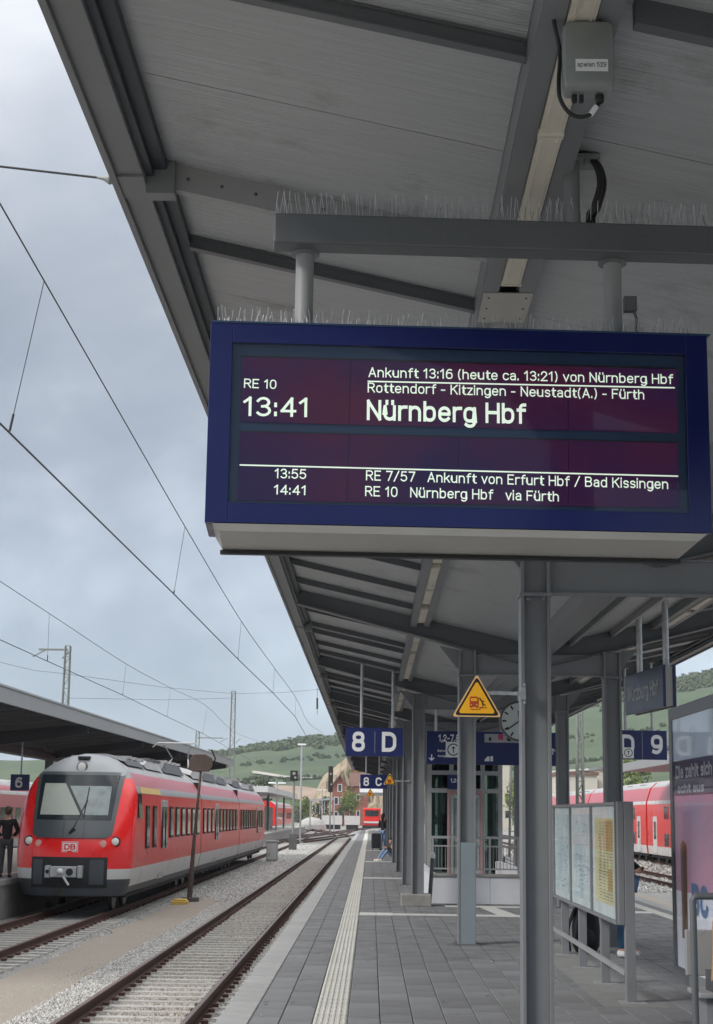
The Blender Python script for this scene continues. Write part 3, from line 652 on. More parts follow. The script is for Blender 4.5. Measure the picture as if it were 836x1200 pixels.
# bezel sill lines
quad('bezel_line', [(283, 416), (794, 431), (794, 433), (283, 418)], black, .0165, .001)
quad('bezel_line', [(281, 504.5), (795, 518), (795, 519.5), (281, 506)], black, .0165, .001)
def dtext(s, x0, x1, yl, yr, cap, bold=0.0):
    a = duv(x0, yl, .016); b_ = duv(x1, yr, .016); pa = dpt(a[0], a[1], .016); pb = dpt(b_[0], b_[1], .016)
    r = (pb-pa); up = Vector((0, 0, 1)); up = (up-r.normalized()*up.dot(r.normalized())).normalized()
    text('display_line', s, pa, r, up, r.length, cap/1900*6.2, lcdtx, disp, bold, .001)
dtext("RE 10", 286, 324, 454.5, 456, 11.5, -.002)
dtext("13:41", 285, 360, 487.5, 489, 24, -.002)
dtext("Ankunft 13:16 (heute ca. 13:21) von N\u00fcrnberg Hbf", 432, 789, 442, 450.5, 12.5, -.002)
dtext("Rottendorf - Kitzingen - Neustadt(A.) - F\u00fcrth", 431, 755, 460, 468.5, 12.5, -.002)
dtext("N\u00fcrnberg Hbf", 430, 617, 492.5, 497, 25.5, .008)
dtext("13:55", 322, 359, 560.5, 561.5, 12, -.002)
dtext("14:41", 321, 358, 579.5, 580.5, 12, -.002)
dtext("RE 7/57   Ankunft von Erfurt Hbf / Bad Kissingen", 429, 783, 563, 573.5, 12.5, -.002)
dtext("RE 10   N\u00fcrnberg Hbf   via F\u00fcrth", 428, 655, 581.5, 588, 12.5, -.002)
quad('display_rule', [(431, 446), (791, 453.6), (791, 455.2), (431, 447.6)], lcdtx, .0155, .001)
quad('display_rule', [(281, 544), (795, 557.2), (795, 558.8), (281, 545.6)], lcdtx, .0155, .001)
b = MB(); dbox(b, ua, ub, va, vb, .004, .007); b.build('front_glass', clear, disp)
b = spikes(.02, DWd, 0, 0, .083, 110, seed=3); 
b.v = [tuple(dpt(v[0], DZ1+v[2], v[1]+.12)) for v in b.v]; tag(b.build('bird_spikes', galv, disp), kind='stuff')
b = MB(); dbox(b, .0, DWd+.012, DZ1-.003, DZ1+.004, -.004, DEP+.004); b.build('top_rim', darkB, disp)
# hanger: cross tube with two drop tubes and one riser to the light channel
hang = thing('display_hanger', (.9, 6.7, 3.9), 'grey box beam with bird spikes carrying the departure display on two round tubes', 'hanging frame')
ha = P(321, 272, 6.155); hb = P(836, 291, 6.285); hb2 = ha+(hb-ha)*1.5; hz = (ha.z+hb.z)/2
m = MB(); m.bar((ha.x, 6.155, hz), (hb2.x, 6.155+(hb2.x-ha.x)*math.tan(DY), hz), .12, .126); m.build('cross_tube', steelB, hang, bevel=.008)
zt_ = hz+.063; zb_ = hz-.063
for px in (356, 719):
    u, v = duv(px, 380, .2); q = dpt(u, 0, .2)
    m = MB(); m.tube([(q.x, q.y, DZ1+.005), (q.x, q.y, zb_+.002)], .037, 16); m.build('drop_tube', steelL, hang, smooth=True)
    m = MB(); m.lathe((q.x, q.y, DZ1+.004), [(.065, 0), (.065, .008)], 'Z', 16); m.lathe((q.x, q.y, zb_-.008), [(.06, 0), (.06, .009)], 'Z', 16); m.build('tube_flange', steel, hang)
q = P(670, 230, 6.2)
m = MB(); m.tube([(q.x, q.y, zt_-.002), (q.x, q.y, zs(q.x)-.02)], .034, 16); m.build('riser_tube', steel, hang, smooth=True)
m = MB(); m.box(q.x-.05, q.x+.11, q.y-.07, q.y+.07, zs(q.x)-.045, zs(q.x)-.032); m.lathe((q.x+.06, q.y-.04, zs(q.x)-.072), [(.014, 0), (.014, .027)], 'Z', 6); m.build('riser_plate', steel, hang)
b = spikes(0, (hb2.x-ha.x), 0, 0, .097, 150, seed=5)
b.v = [(ha.x+v[0], 6.155+v[1]+v[0]*math.tan(DY), zt_+v[2]) for v in b.v]; tag(b.build('bird_spikes', galv, hang), kind='stuff')
m = MB(); q3 = P(740, 357, 6.2); m.box(q3.x-.03, q3.x+.02, q3.y-.02, q3.y+.02, q3.z-.03, q3.z+.03); m.tube([q3, q3+Vector((.02, 0, -.06)), q3+Vector((.02, 0, -.13)), q3+Vector((-.0, 0, -.2))], .006, 6); m.build('cable_clip', steelD, hang)
ztop_ = zs(q.x)
cab = [(q.x+.03, q.y-.02, ztop_-.01), (q.x+.09, q.y-.03, ztop_-.05), (q.x+.115, q.y-.03, ztop_-.14), (q.x+.09, q.y-.02, ztop_-.24), (q.x+.075, q.y+.01, zt_+.05), (q.x+.07, q.y, zt_)]
def smooth_path(pts, n=6):
    out_ = []; pts = [Vector(p) for p in pts]
    for i in range(len(pts)-1):
        p0 = pts[max(i-1, 0)]; p1 = pts[i]; p2 = pts[i+1]; p3 = pts[min(i+2, len(pts)-1)]
        for j in range(n):
            t = j/n; out_.append(.5*((2*p1)+(p2-p0)*t+(2*p0-5*p1+4*p2-p3)*t*t+(3*p1-p0-3*p2+p3)*t**3))
    return out_+[pts[-1]]
m = MB(); m.tube(smooth_path(cab), .014, 8); m.tube(smooth_path([Vector(p)+Vector((.018, .02, 0)) for p in cab]), .011, 8); m.build('cable_bundle', black, hang, smooth=True)
# wlan box
wl = P(691, 62, 4.85)
box = thing('access_point_box', (wl.x, 5.3, wl.z-.17), 'rounded grey plastic box labelled apwlan 529 on the light channel above the display', 'junction box')
def rrect(w, h, r, n=5):
    o = []
    for cx, cy, a0 in ((w/2-r, h/2-r, 0), (-w/2+r, h/2-r, 90), (-w/2+r, -h/2+r, 180), (w/2-r, -h/2+r, 270)):
        for i in range(n+1): a = R(a0+90*i/n); o.append((cx+r*math.cos(a), cy+r*math.sin(a)))
    return o
def rbox(m, c, w, h, d, r, rf=.02):         # rounded box facing -Y, front face at c.y
    rows = []
    for (dd, ins) in ((d, 0), (rf, 0), (rf*.3, rf*.3), (0, rf)):
        rows.append([(c.x+u, c.y+dd, c.z+v) for u, v in rrect(w-2*ins, h-2*ins, max(.004, r-ins*.5))])
    m.grid(rows, True); n = len(rows[0]); o = len(m.v)-4*n
    m.f.append(tuple(range(o+3*n, o+4*n))); m.f.append(tuple(range(o+n-1, o-1, -1))); m.m += [0, 0]
m = MB(); rbox(m, wl, .166, .236, .09, .024, .016); m.build('box_shell', boxM, box, smooth=True)
q5 = .75
m = MB(); m.box(wl.x-.07, wl.x+.06, wl.y+.10, wl.y+.115, wl.z-.09, zs(.665)-.02); m.build('mounting_bracket', steelD, box)
m = MB(); m.box(wl.x-.046, wl.x+.06, wl.y-.0015, wl.y+.0, wl.z-.064, wl.z-.022); st = m.build('sticker', white, box)
text('sticker_lettering', 'apwlan 529', (wl.x-.040, wl.y-.0015, wl.z-.050), (1, 0, 0), (0, 0, 1), .094, .017, blk, box, .0, .0006)
m = MB()
for dx, s_ in ((-.045, .010), (-.022, .008), (.038, .015)): m.lathe((wl.x+dx, wl.y+.05, wl.z-.1275-.024), [(s_*.8, 0), (s_, .008), (s_, .026)], 'Z', 10)
m.build('cable_gland', black, box)
m = MB(); m.tube(smooth_path([(wl.x-.07, wl.y+.04, wl.z+.24), (wl.x-.112, wl.y+.03, wl.z+.15), (wl.x-.088, wl.y+.07, wl.z+.04), (wl.x-.096, wl.y+.045, wl.z-.08), (wl.x-.09, wl.y+.04, wl.z-.15), (wl.x-.052, wl.y+.04, wl.z-.20), (wl.x+.0, wl.y+.04, wl.z-.20), (wl.x+.038, wl.y+.05, wl.z-.15)]), .007, 8)
m.build('cable', black, box, smooth=True)
m = MB(); m.tube([(wl.x+.006, wl.y+.04, wl.z-.197), (wl.x+.026, wl.y+.045, wl.z-.167)], .0095, 10); m.build('cable_tag', white, box)
b = spikes(-.07, .075, 0, 0, .09, 8, seed=8); b.v = [(wl.x+v[0], wl.y+.05+v[1], wl.z+.128+v[2]) for v in b.v]; tag(b.build('bird_spikes', galv, box), kind='stuff')
# insulator and span wire at the canopy edge
iw = thing('span_wire', (-1.27, 7.65, 4.7), 'taut span wire ending in a pale insulator on the canopy edge', 'wire')
e = P(141, 211, 7.65); a = P(114, 208, 7.65); f_ = P(0, 195, 7.65); f2 = a+(f_-a)*5
m = MB(); m.tube([a, f2], .006, 6); m.build('wire', wire, iw)
m = MB(); m.tube([e, e+(a-e)*.25, e+(a-e)*.45, e+(a-e)*.7, a], [.010, .02, .030, .012, .006], 10); m.build('insulator', boxM, iw, smooth=True)
# ------------------------------------------------------------ blue signs
def hung_sign(name, label, cat, c, w, h, poles, ztop, d=.12, m_=None, group=None):
    t = thing(name, (c.x, c.y, c.z-h/2), label, cat, group)
    b = MB(); b.box(c.x-w/2, c.x+w/2, c.y, c.y+d, c.z-h/2, c.z+h/2); b.build('sign_panel', m_ or signB, t, bevel=.006)
    for px_ in poles:
        b = MB(); b.tube([(px_, c.y+d/2, c.z+h/2-.002), (px_, c.y+d/2, ztop(px_))], .028, 10); b.build('hanger_pole', galv, t, smooth=True)
        b = MB(); b.lathe((px_, c.y+d/2, ztop(px_)-.012), [(.07, 0), (.07, .014)], 'Z', 10); b.build('pole_flange', steel, t)
    return t
zz = 0
c = P(439, 869.5, 30.2); t = hung_sign('platform_sign', 'blue hanging sign reading 8 D in front of the smaller 8 C sign', 'platform sign', c, 1.08, .53, (c.x-.25, c.x+.34), lambda x: zs(x)-.1)
S = 30.2/1900
text('numeral', '8', (c.x-.42, c.y, c.z-.18), (1, 0, 0), (0, 0, 1), .24, .37, white, t, .02, .004)
text('letter', 'D', (c.x+.14, c.y, c.z-.18), (1, 0, 0), (0, 0, 1), .27, .37, white, t, .02, .004)
m = MB(); m.box(c.x+.005, c.x+.012, c.y-.003, c.y, c.z-.2, c.z+.19); m.build('divider', greyTr, t)
c = P(438, 916, 64); t = hung_sign('platform_sign', 'smaller blue hanging sign reading 8 C farther down the platform', 'platform sign', c, 1.06, .55, (c.x-.3, c.x+.22), lambda x: zs(x)-.1)
text('numeral', '8', (c.x-.40, c.y, c.z-.17), (1, 0, 0), (0, 0, 1), .22, .34, white, t, .02, .006); text('letter', 'C', (c.x+.08, c.y, c.z-.17), (1, 0, 0), (0, 0, 1), .24, .34, white, t, .02, .006)
c = P(753, 873, 30.2); t = hung_sign('platform_sign', 'blue hanging sign reading D 9 on the right behind the steel column', 'platform sign', c, .92, .54, (c.x-.30, c.x+.20), lambda x: zs(x)-.1)
text('numeral', '9', (c.x+.16, c.y, c.z-.17), (1, 0, 0), (0, 0, 1), .22, .36, white, t, .02, .004); text('letter', 'D', (c.x-.40, c.y, c.z-.17), (1, 0, 0), (0, 0, 1), .25, .36, white, t, .02, .004)
m = MB(); m.box(c.x-.005, c.x+.002, c.y-.003, c.y, c.z-.26, c.z+.26); m.build('divider', greyTr, t)
def roundel(c, s, parent, y):
    m = MB(); m.box(c[0]-s/2, c[0]+s/2, y-.004, y-.001, c[1]-s/2, c[1]+s/2); m.build('sticker', white, parent)
    m = MB(); m.lathe((c[0], y-.0045, c[1]), [(s*.40, 0), (s*.40, .001)], 'Y', 20); m.build('sticker_ring', blk, parent)
    m = MB(); m.lathe((c[0], y-.006, c[1]), [(s*.33, 0), (s*.33, .001)], 'Y', 20); m.build('sticker_ring', white, parent)
    m = MB(); m.box(c[0]-s*.03, c[0]+s*.03, y-.009, y-.008, c[1]-s*.2, c[1]+s*.12); m.add([(c[0]-s*.14, y-.009, c[1]+s*.08), (c[0]+s*.14, y-.009, c[1]+s*.08), (c[0], y-.009, c[1]+s*.22)], [(0, 1, 2)]); m.build('sticker_arrow', blk, parent)
roundel((c.x-.265, c.z-.15), .20, t, c.y-.004)
c = P(577, 877, 33.5); t = hung_sign('wayfinding_sign', 'wide blue hanging sign reading 1,2-7 with arrows to the stairs', 'direction sign', c, 2.73, .68, (c.x-1.17, c.x+.2), lambda x: zs(x)-.1)
pxw = lambda px, py: P(px, py, c.y)
def st(s, px, py, w, cp, m_=white, bold=.015): p = pxw(px, py); text('sign_lettering', s, (p.x, c.y, p.z), (1, 0, 0), (0, 0, 1), w*c.y/1900, cp*c.y/1900, m_, t, bold, .004)
st('1,2-7,8-11', 514, 869, 35, 8.5)
st('Bahnhof', 513, 881, 14, 2.6); st('Ausgang', 513, 887, 16, 2.6)
m = MB(); p = pxw(506, 891); s = c.y/1900; m.box(p.x-.6*s, p.x+.6*s, c.y-.004, c.y-.001, p.z, p.z+7*s); m.bar((p.x, c.y-.0025, p.z), (p.x-3*s, c.y-.0025, p.z+3*s), .02, .003, (0, 1, 0)); m.bar((p.x, c.y-.0025, p.z), (p.x+3*s, c.y-.0025, p.z+3*s), .02, .003, (0, 1, 0))
p = pxw(648, 884.5); m.box(p.x-.6*s, p.x+.6*s, c.y-.004, c.y-.001, p.z, p.z+7*s); q = p+Vector((0, 0, 7*s)); m.bar((q.x, c.y-.0025, q.z), (q.x-3*s, c.y-.0025, q.z-3*s), .02, .003, (0, 1, 0)); m.bar((q.x, c.y-.0025, q.z), (q.x+3*s, c.y-.0025, q.z-3*s), .02, .003, (0, 1, 0)); m.build('arrow', white, t)
p = pxw(568, 868); m = MB(); m.box(p.x, p.x+42*s, c.y-.003, c.y-.001, p.z-2*s, p.z+8*s); m.build('grey_field', greyTr, t)
p = pxw(584, 867); m = MB(); m.box(p.x, p.x+6*s, c.y-.006, c.y-.004, p.z, p.z+6.5*s); m.build('tram_symbol', mat('magenta', (.45, .03, .16), .4), t)
p = pxw(573, 868); m = MB(); m.box(p.x, p.x+3*s, c.y-.006, c.y-.004, p.z, p.z+4*s); m.lathe((p.x+24*s, c.y-.004, p.z+2.5*s), [(3*s, 0), (3*s, .002)], 'Y', 12); m.build('bus_symbol', blk, t)
p = pxw(568, 892); m = MB(); m.prism([(0, 0), (6*s, 0), (6*s, 5*s), (4*s, 6*s), (0, 1.5*s)], lambda u, v, w_: (p.x+u, c.y-.004+w_, p.z+v), .003); m.box(p.x+7*s, p.x+10*s, c.y-.004, c.y-.001, p.z, p.z+6*s); m.build('escalator_symbol', white, t)
pz = pxw(531.5, 878.5); roundel((pz.x, pz.z), 18*s, t, c.y-.004)
# station name sign
A = P(777, 803, 19.0); B = P(733, 816, 20.7); hgt = .50
nm = thing('station_name_sign', (A.x, A.y, A.z-.25), 'grey blue box sign reading Wuerzburg Hbf hanging on two tubes at the right', 'station sign')
d = (A-B); d.z = 0; d.normalize(); n_ = Vector((0, 0, 1)).cross(d)*-1   # n_ points to the viewer side
if n_.x > 0: n_ = -n_
cz_ = (A.z+B.z)/2
L_ = Vector((A.x-B.x, A.y-B.y, 0)).length; th = .16
def npt(u, v, w_): return Vector((B.x, B.y, cz_))+d*u+Vector((0, 0, v))-n_*w_
def nbox(m, u0, u1, v0, v1, w0, w1): m.add([npt(u, v, w_) for u in (u0, u1) for w_ in (w0, w1) for v in (v0, v1)], [(0, 1, 3, 2), (4, 6, 7, 5), (0, 4, 5, 1), (2, 3, 7, 6), (0, 2, 6, 4), (1, 5, 7, 3)])
m = MB(); nbox(m, 0, L_, -.25, .25, .0, .035); nbox(m, 0, L_, -.25, .25, th-.035, th); m.build('sign_face', signG, nm, bevel=.004)
m = MB(); nbox(m, 0.01, L_-.012, -.235, .235, .036, th-.036); m.build('sign_core', aluM, nm)
m = MB(); nbox(m, L_+.001, L_+.006, -.25, .25, .0, .034); nbox(m, L_+.001, L_+.006, -.25, .25, th-.034, th); m.build('edge_trim', signB, nm)
text('station_name', 'W\u00fcrzburg Hbf', npt(.12, -.09, 0), d, (0, 0, 1), L_*.82, .19, greyTr, nm, .015, .003)
for u in (.42, L_-.12):
    q = npt(u, .25, th/2); m = MB(); m.tube([(q.x, q.y, q.z-.01), (q.x, q.y, 4.3)], .038, 12); m.build('hanger_tube', galv, nm, smooth=True)
# warning triangle on its arm
tri = P(559, 818, 12.75)
wt = thing('warning_sign', (tri.x, tri.y, tri.z-.2), 'yellow warning triangle with a train and falling person on an arm from the near column', 'warning sign')
def rtri(hw, r, n=4):      # rounded triangle outline
    h = hw*math.sqrt(3); pts = [(-hw, -h/3), (hw, -h/3), (0, 2*h/3)]; o = []
    for (x, y), a0 in zip(pts, (150, 270, 30)):
        cx, cy = x*(1-2*r/hw*.87), y*(1-2*r/hw*.87)
        for i in range(n+1): a = R(a0+120*i/n); o.append((cx+r*math.cos(a), cy+r*math.sin(a)))
    return o
TC = Vector((tri.x, tri.y, tri.z-.035)); q_ = lambda dy: (lambda u, v, w_: (TC.x+u, TC.y-dy+w_, TC.z+v))
for nm_, hw, dy, mt in (('rim', .197, 0, orangeM), ('black_border', .178, .003, blk), ('yellow_field', .150, .006, yellow)):
    m = MB(); m.prism(rtri(hw, .014), q_(dy), .003); m.build(nm_, mt, wt)
def pic(poly, mt, nm_, dy=.009):
    m = MB()
    for p_ in poly: m.prism(p_, q_(dy), .002)
    return m.build(nm_, mt, wt)
rc = lambda x0, y0, x1, y1: [(x0, y0), (x1, y0), (x1, y1), (x0, y1)]
pic([rc(-.058, -.035, .012, .038), rc(-.052, .038, .006, .046), rc(-.052, -.043, -.04, -.035), rc(-.006, -.043, .006, -.035), rc(-.05, -.058, .012, -.052)], redP, 'train_pictogram')
pic([rc(-.048, .01, .002, .032)], yellow, 'pictogram_window', .0105); pic([rc(-.05, -.024, -.04, -.016), rc(-.006, -.024, .004, -.016)], orangeM, 'pictogram_lamp', .0105)
pic([[(.028, .03), (.036, .022), (.05, -.01), (.042, -.012)], [(.02, .028), (.03, .03), (.04, .012), (.03, .012)], [(.036, .016), (.058, .012), (.058, .006), (.038, .006)], [(.042, -.008), (.05, -.006), (.07, -.022), (.064, -.028)], [(.04, -.008), (.048, -.008), (.05, -.03), (.044, -.03)], [(.014, .034), (.024, .04), (.03, .034), (.022, .028)]], blk, 'falling_person_pictogram')
pic([rc(.02, -.044, .078, -.038), rc(.02, -.06, .026, -.038), [(.026, -.04), (.05, -.034), (.05, -.038), (.026, -.044)]], redP, 'platform_pictogram')
ar = P(608, 813, 12.85)
m = MB(); m.bar((TC.x+.05, 12.78, ar.z), (1.21, 12.85, ar.z), .012, .028); m.build('arm', galv, wt)
m = MB(); m.box(1.19, 1.235, 12.82, 12.878, ar.z-.05, ar.z+.05)
for z in (-.07, -.035, .035, .07): m.lathe((1.222, 12.82, ar.z+z), [(.013, 0), (.013, .012)], 'Y', 6)
m.build('clamp', galv, wt)
# clock
ck = P(609, 845, 29.0); clk = thing('platform_clock', (ck.x, ck.y, ck.z-.35), 'round white station clock half hidden behind the nearest column', 'clock')
m = MB(); m.lathe((ck.x, ck.y+.18, ck.z), [(.33, 0), (.36, .02), (.36, .18), (.335, .2), (.33, .185)], 'Y', 32); m.build('clock_case', steelD, clk, smooth=True)
dial = mat('clock_dial', (.50, .54, .53), .4, var=.02); m = MB(); m.lathe((ck.x, ck.y-.006, ck.z), [(.325, 0), (.325, .003)], 'Y', 32); m.build('dial', dial, clk)
m = MB()
for i in range(60):
    a = R(6*i); r0 = .235 if i % 5 == 0 else .29
    if i % 5 and True: pass
    w_ = .03 if i % 5 == 0 else .008; u = Vector((math.sin(a), 0, math.cos(a)))
    if i % 5 == 0: m.bar(Vector((ck.x, ck.y-.011, ck.z))+u*r0, Vector((ck.x, ck.y-.011, ck.z))+u*.31, .002, w_, up=(math.cos(a), 0, -math.sin(a)))
m.build('hour_mark', blk, clk)
m = MB()
for a, l, w_ in ((R(355), .19, .03), (R(235), .28, .022)):
    u = Vector((math.sin(a), 0, math.cos(a))); m.bar(Vector((ck.x, ck.y-.016, ck.z))-u*.05, Vector((ck.x, ck.y-.016, ck.z))+u*l, .003, w_, up=(math.cos(a), 0, -math.sin(a)))
m.build('clock_hand', blk, clk)
m = MB(); m.tube([(ck.x, ck.y+.09, ck.z+.33), (ck.x, ck.y+.09, zs(ck.x)-.1)], .03, 8); m.build('clock_stem', galv, clk)
for (px, py, Y, lab) in ((466, 806, 34, 'small grey horn loudspeaker under the light channel above the 8 D sign'), (457, 826, 46, 'second horn loudspeaker farther along under the light channel')):
    c = P(px, py, Y); t = thing('loudspeaker', c, lab, 'loudspeaker')
    m = MB(); m.lathe((c.x, c.y, c.z), [(.10, 0), (.13, .02), (.075, -.12), (.05, -.22), (.03, -.25)], 'Y', 16); m.build('horn', steelL, t, smooth=True)
    m = MB(); m.tube([(c.x, c.y+.15, c.z+.05), (c.x, c.y+.15, zs(c.x)-.1)], .015, 6); m.build('bracket', steelD, t)
# ------------------------------------------------------------ timetable cases
tb = thing('notice_board', (2.445, 19, 0), 'row of glazed timetable cases on flat steel posts beside the right column', 'notice board')
BX = 2.365
posts = [15.55, 17.3, 19.1, 20.8, 22.5]
glassT = glass('case_glass', (.96, .98, .98), .22)
paperB = mat('pale_paper', (.72, .75, .75), .6, var=.12, scale=3)
paperY = mat('yellow_timetable', (.74, .64, .36), .6, var=.12, scale=4); paperO = mat('yellow_block', (.62, .36, .10), .6, var=.1, scale=6)
inkM = mat('print_grey', (.20, .22, .24), .6); inkB = mat('print_blue', (.05, .16, .28), .6, var=.5, scale=3)
for i, y in enumerate(posts):
    m = MB()
    if i == 0: m.box(2.425, 2.515, y-.02, y+.10, 0, 1.86); m.box(2.365, 2.423, y+.0, y+.09, .71, 1.86)
    else: m.box(2.435, 2.525, y-.04, y+.04, 0, 1.80)
    m.build('post', steelL if i < 0 else steel, tb, bevel=.004)
    m = MB(); m.box(2.365, 2.605, y-.13, y+.13, 0, .012); m.build('post_foot', steelL, tb)
for i in range(4):
    y0, y1 = posts[i]+.10, posts[i+1]+(.08 if i < 3 else .1)
    m = MB(); m.box(2.38, 2.43, y0, y1, .71, 1.85); cs = m.build('display_case', steelL, tb)
    m = MB(); m.box(2.373, 2.379, y0+.03, y1-.02, .74, 1.82); m.build('backing_paper', paperB, cs)
    m = MB()
    for (a, b_, z0, z1) in ((y0, y1, .705, .735), (y0, y1, 1.825, 1.855), (y0, y0+.03, .735, 1.825), (y1-.02, y1, .735, 1.825)): m.box(2.35, 2.379, a, b_, z0, z1)
    m.build('case_frame', steel, cs)
    m = MB(); m.box(2.353, 2.357, y0+.032, y1-.022, .737, 1.823); m.build('glass_pane', glassT, cs)
    r_ = random.Random(i+5)
    if i == 0:
        m = MB(); m.box(2.368, 2.372, y0+.22, y1-.25, .86, 1.70); m.build('timetable_sheet', paperY, cs)
        m = MB(); m.box(2.365, 2.367, y0+.24, y0+.70, 1.38, 1.68); m.box(2.365, 2.367, y0+.3, y0+.55, 1.0, 1.2); m.build('timetable_block', paperO, cs)
        m = MB()
        for q in range(26):
            z = .9+q*.03; 
            for c_ in range(4): a = y0+.26+c_*.25; m.box(2.362, 2.364, a, a+r_.uniform(.08, .2), z, z+.008)
        m.build('timetable_print', inkM, cs)
    else:
        m = MB()
        for q in range(60): a = y0+r_.uniform(.22, 1.2); z = .85+.014*r_.randint(0, 58); m.box(2.365, 2.367, a, a+r_.uniform(.03, .2), z, z+.005)
        m.build('map_print', inkB, cs)
        m = MB(); m.box(2.368, 2.372, y0+.2, y1-.2, .82, 1.74); m.build('map_sheet', mat('map_paper', (.78, .82, .82), .6, scale=2.6, c2=(.46, .54, .60), detail=8), cs)
m = MB(); m.bar((2.425, 15.6, .27), (2.425, 22.6, .27), .03, .05); m.build('low_rail', steelL, tb)
m = MB(); m.box(2.175, 2.775, 15.2, 22.9, -.01, .004); struct(m, 'footing_strip', mat('footing_concrete', (.20, .20, .195), .9, var=.15, scale=4, bump=.2))
# ------------------------------------------------------------ advertising case at right
ad = thing('advertising_case', (3.15, 15.5, 0), 'tall glazed poster case with a pink and purple advert at the right edge', 'poster case')
pk = mat('poster_pink', (.52, .26, .34), .35, scale=1.2, c2=(.34, .24, .36), emit=.2); pp = mat('poster_purple', (.08, .045, .11), .35, var=.3, scale=2)  # weak glow added to lift the pink sheet's tone
pb = mat('poster_pale', (.60, .60, .66), .35, var=.2, scale=1.5, emit=.28); pbl = mat('poster_blue', (.10, .20, .40), .35, var=.3, scale=3); por = mat('poster_orange', (.62, .27, .09), .35, var=.1)  # pale sheet given a glow as well, to look brighter
X0 = 3.085; ya, yb = 14.0, 16.7; za, zb2 = .12, 2.82
m = MB(); m.box(X0+.03, X0+.22, ya, yb, za, zb2); m.build('case_body', steelL, ad, bevel=.01)
m = MB()
for (a, b_, z0, z1) in ((ya, yb, za, za+.14), (ya, yb, zb2-.12, zb2), (ya, ya+.1, za+.14, zb2-.12), (yb-.14, yb, za+.14, zb2-.12)): m.box(X0, X0+.029, a, b_, z0, z1)
m.build('case_frame', steel, ad, bevel=.004)
PYN = yb-.14
m = MB(); m.box(X0+.018, X0+.029, ya+.1, PYN, 2.28, zb2-.12); m.build('header_panel', mat('header_grey', (.42, .48, .54), .3, var=.1, emit=.15), ad)  # header brightened by an added glow
m = MB(); m.box(X0+.018, X0+.029, ya+.1, PYN, 1.93, 2.28); m.build('poster_purple_band', pp, ad)
m = MB(); m.box(X0+.018, X0+.029, ya+.1, PYN, 1.0, 1.93); m.build('poster_pink_field', pk, ad)
m = MB(); m.box(X0+.018, X0+.029, ya+.1, PYN, za+.14, 1.0); m.build('poster_pale_field', pb, ad)
m = MB(); m.prism([(0, 0), (.28, 0), (.30, .9), (.14, .95), (0, .9)], lambda u, v, w_: (X0+.014+w_, 16.28-u, .55+v), .003); m.build('poster_orange_shape', por, ad)
text('poster_lettering', 'Die zahlt sich', (X0+.018, PYN-.12, 2.1), (0, -1, 0), (0, 0, 1), 1.75, .13, white, ad, .02, .003)
text('poster_lettering', 'echt aus', (X0+.018, PYN-.2, 1.955), (0, -1, 0), (0, 0, 1), 1.3, .09, white, ad, .02, .003)
text('poster_lettering', 'BC', (X0+.014, 15.75, .80), (0, -1, 0), (0, 0, 1), .75, .30, pbl, ad, .04, .003)
m = MB()
for q in range(6): m.box(X0+.014, X0+.016, 15.0-q*.1, 15.07-q*.1, .40, .47)
for q in range(4): m.box(X0+.013, X0+.0135, 15.1, 15.8, .42+.035*q, .428+.035*q)
m.build('poster_small_print', inkM, ad)
m = MB(); m.box(X0+.004, X0+.008, ya+.1, PYN, za+.14, zb2-.12); m.build('glass_pane', glass('poster_glass', (.95, .96, .97), .25), ad)
for y in (ya+.3, yb-.4):
    m = MB(); m.box(X0+.08, X0+.16, y-.05, y+.05, 0, za+.01); m.build('case_foot', steelD, ad)
# post and waiting rail at the right edge
pq = P(833, 800, 14.4)
po = thing('canopy_post', (pq.x+.06, 14.0, 0), 'slim dark square post beside the poster case at the right picture edge', 'post')
m = MB(); m.box(pq.x-.03, pq.x+.16, 13.93, 14.08, 0, 4.05); m.build('post_shaft', steel, po); m = MB(); m.box(pq.x-.08, pq.x+.2, 13.88, 14.13, 0, .015); m.build('base_plate', steelD, po)
ra = P(812, 1050, 11.3); r2 = ra+Vector((1.1, .1, 0))
ra_t = thing('leaning_rail', (ra.x, 11.3, 0), 'dark tubular leaning rail with a square bend at the lower right edge', 'railing')
m = MB(); m.tube([(ra.x, 11.3, .0), (ra.x, 11.3, ra.z-.03), (ra.x+.01, 11.3, ra.z-.008), (ra.x+.03, 11.3, ra.z), (r2.x-.03, 11.38, ra.z), (r2.x, 11.4, ra.z-.03), (r2.x, 11.4, 0)], .024, 12); m.build('rail_tube', steelD, ra_t, smooth=True)
m = MB(); m.lathe((ra.x, 11.3, 0), [(.07, 0), (.07, .012)], 'Z', 14); m.lathe((r2.x, 11.4, 0), [(.07, 0), (.07, .012)], 'Z', 14); m.build('rail_foot', steelD, ra_t)
# ------------------------------------------------------------ stairwell parapet, railing, lift
pr = thing('stairwell_parapet', (2.3, 32, 0), 'white stairwell parapet with grey railing behind the second column', 'parapet')
PYs = 32.3; x0, x1 = 1.22, 3.55
for (a, b_) in ((x0, (x0+x1)/2), ((x0+x1)/2, x1)):
    m = MB(); m.box(a+.002, b_-.002, PYs, PYs+.16, 0, .52); m.build('parapet_panel', mat('parapet_white', (.60, .61, .64), .6, var=.06, scale=2, dirt=((.45, .45, .46), 2, .62)), pr, bevel=.01)
for xx in (x0, x1-.16): m = MB(); m.box(xx, xx+.16, PYs+.162, 44, 0, .52); m.build('parapet_panel', MATS['parapet_white'], pr)
m = MB(); m.box(x0-.03, x1+.03, PYs-.03, PYs+.19, .522, .58); m.build('coping', conc, pr, bevel=.01)
m = MB(); m.box(x0+.16, x1-.16, PYs+.17, 44, .003, .008); m.build('stairwell_shade_sheet', black, pr)  # black sheet over the paving paints the stairwell's darkness
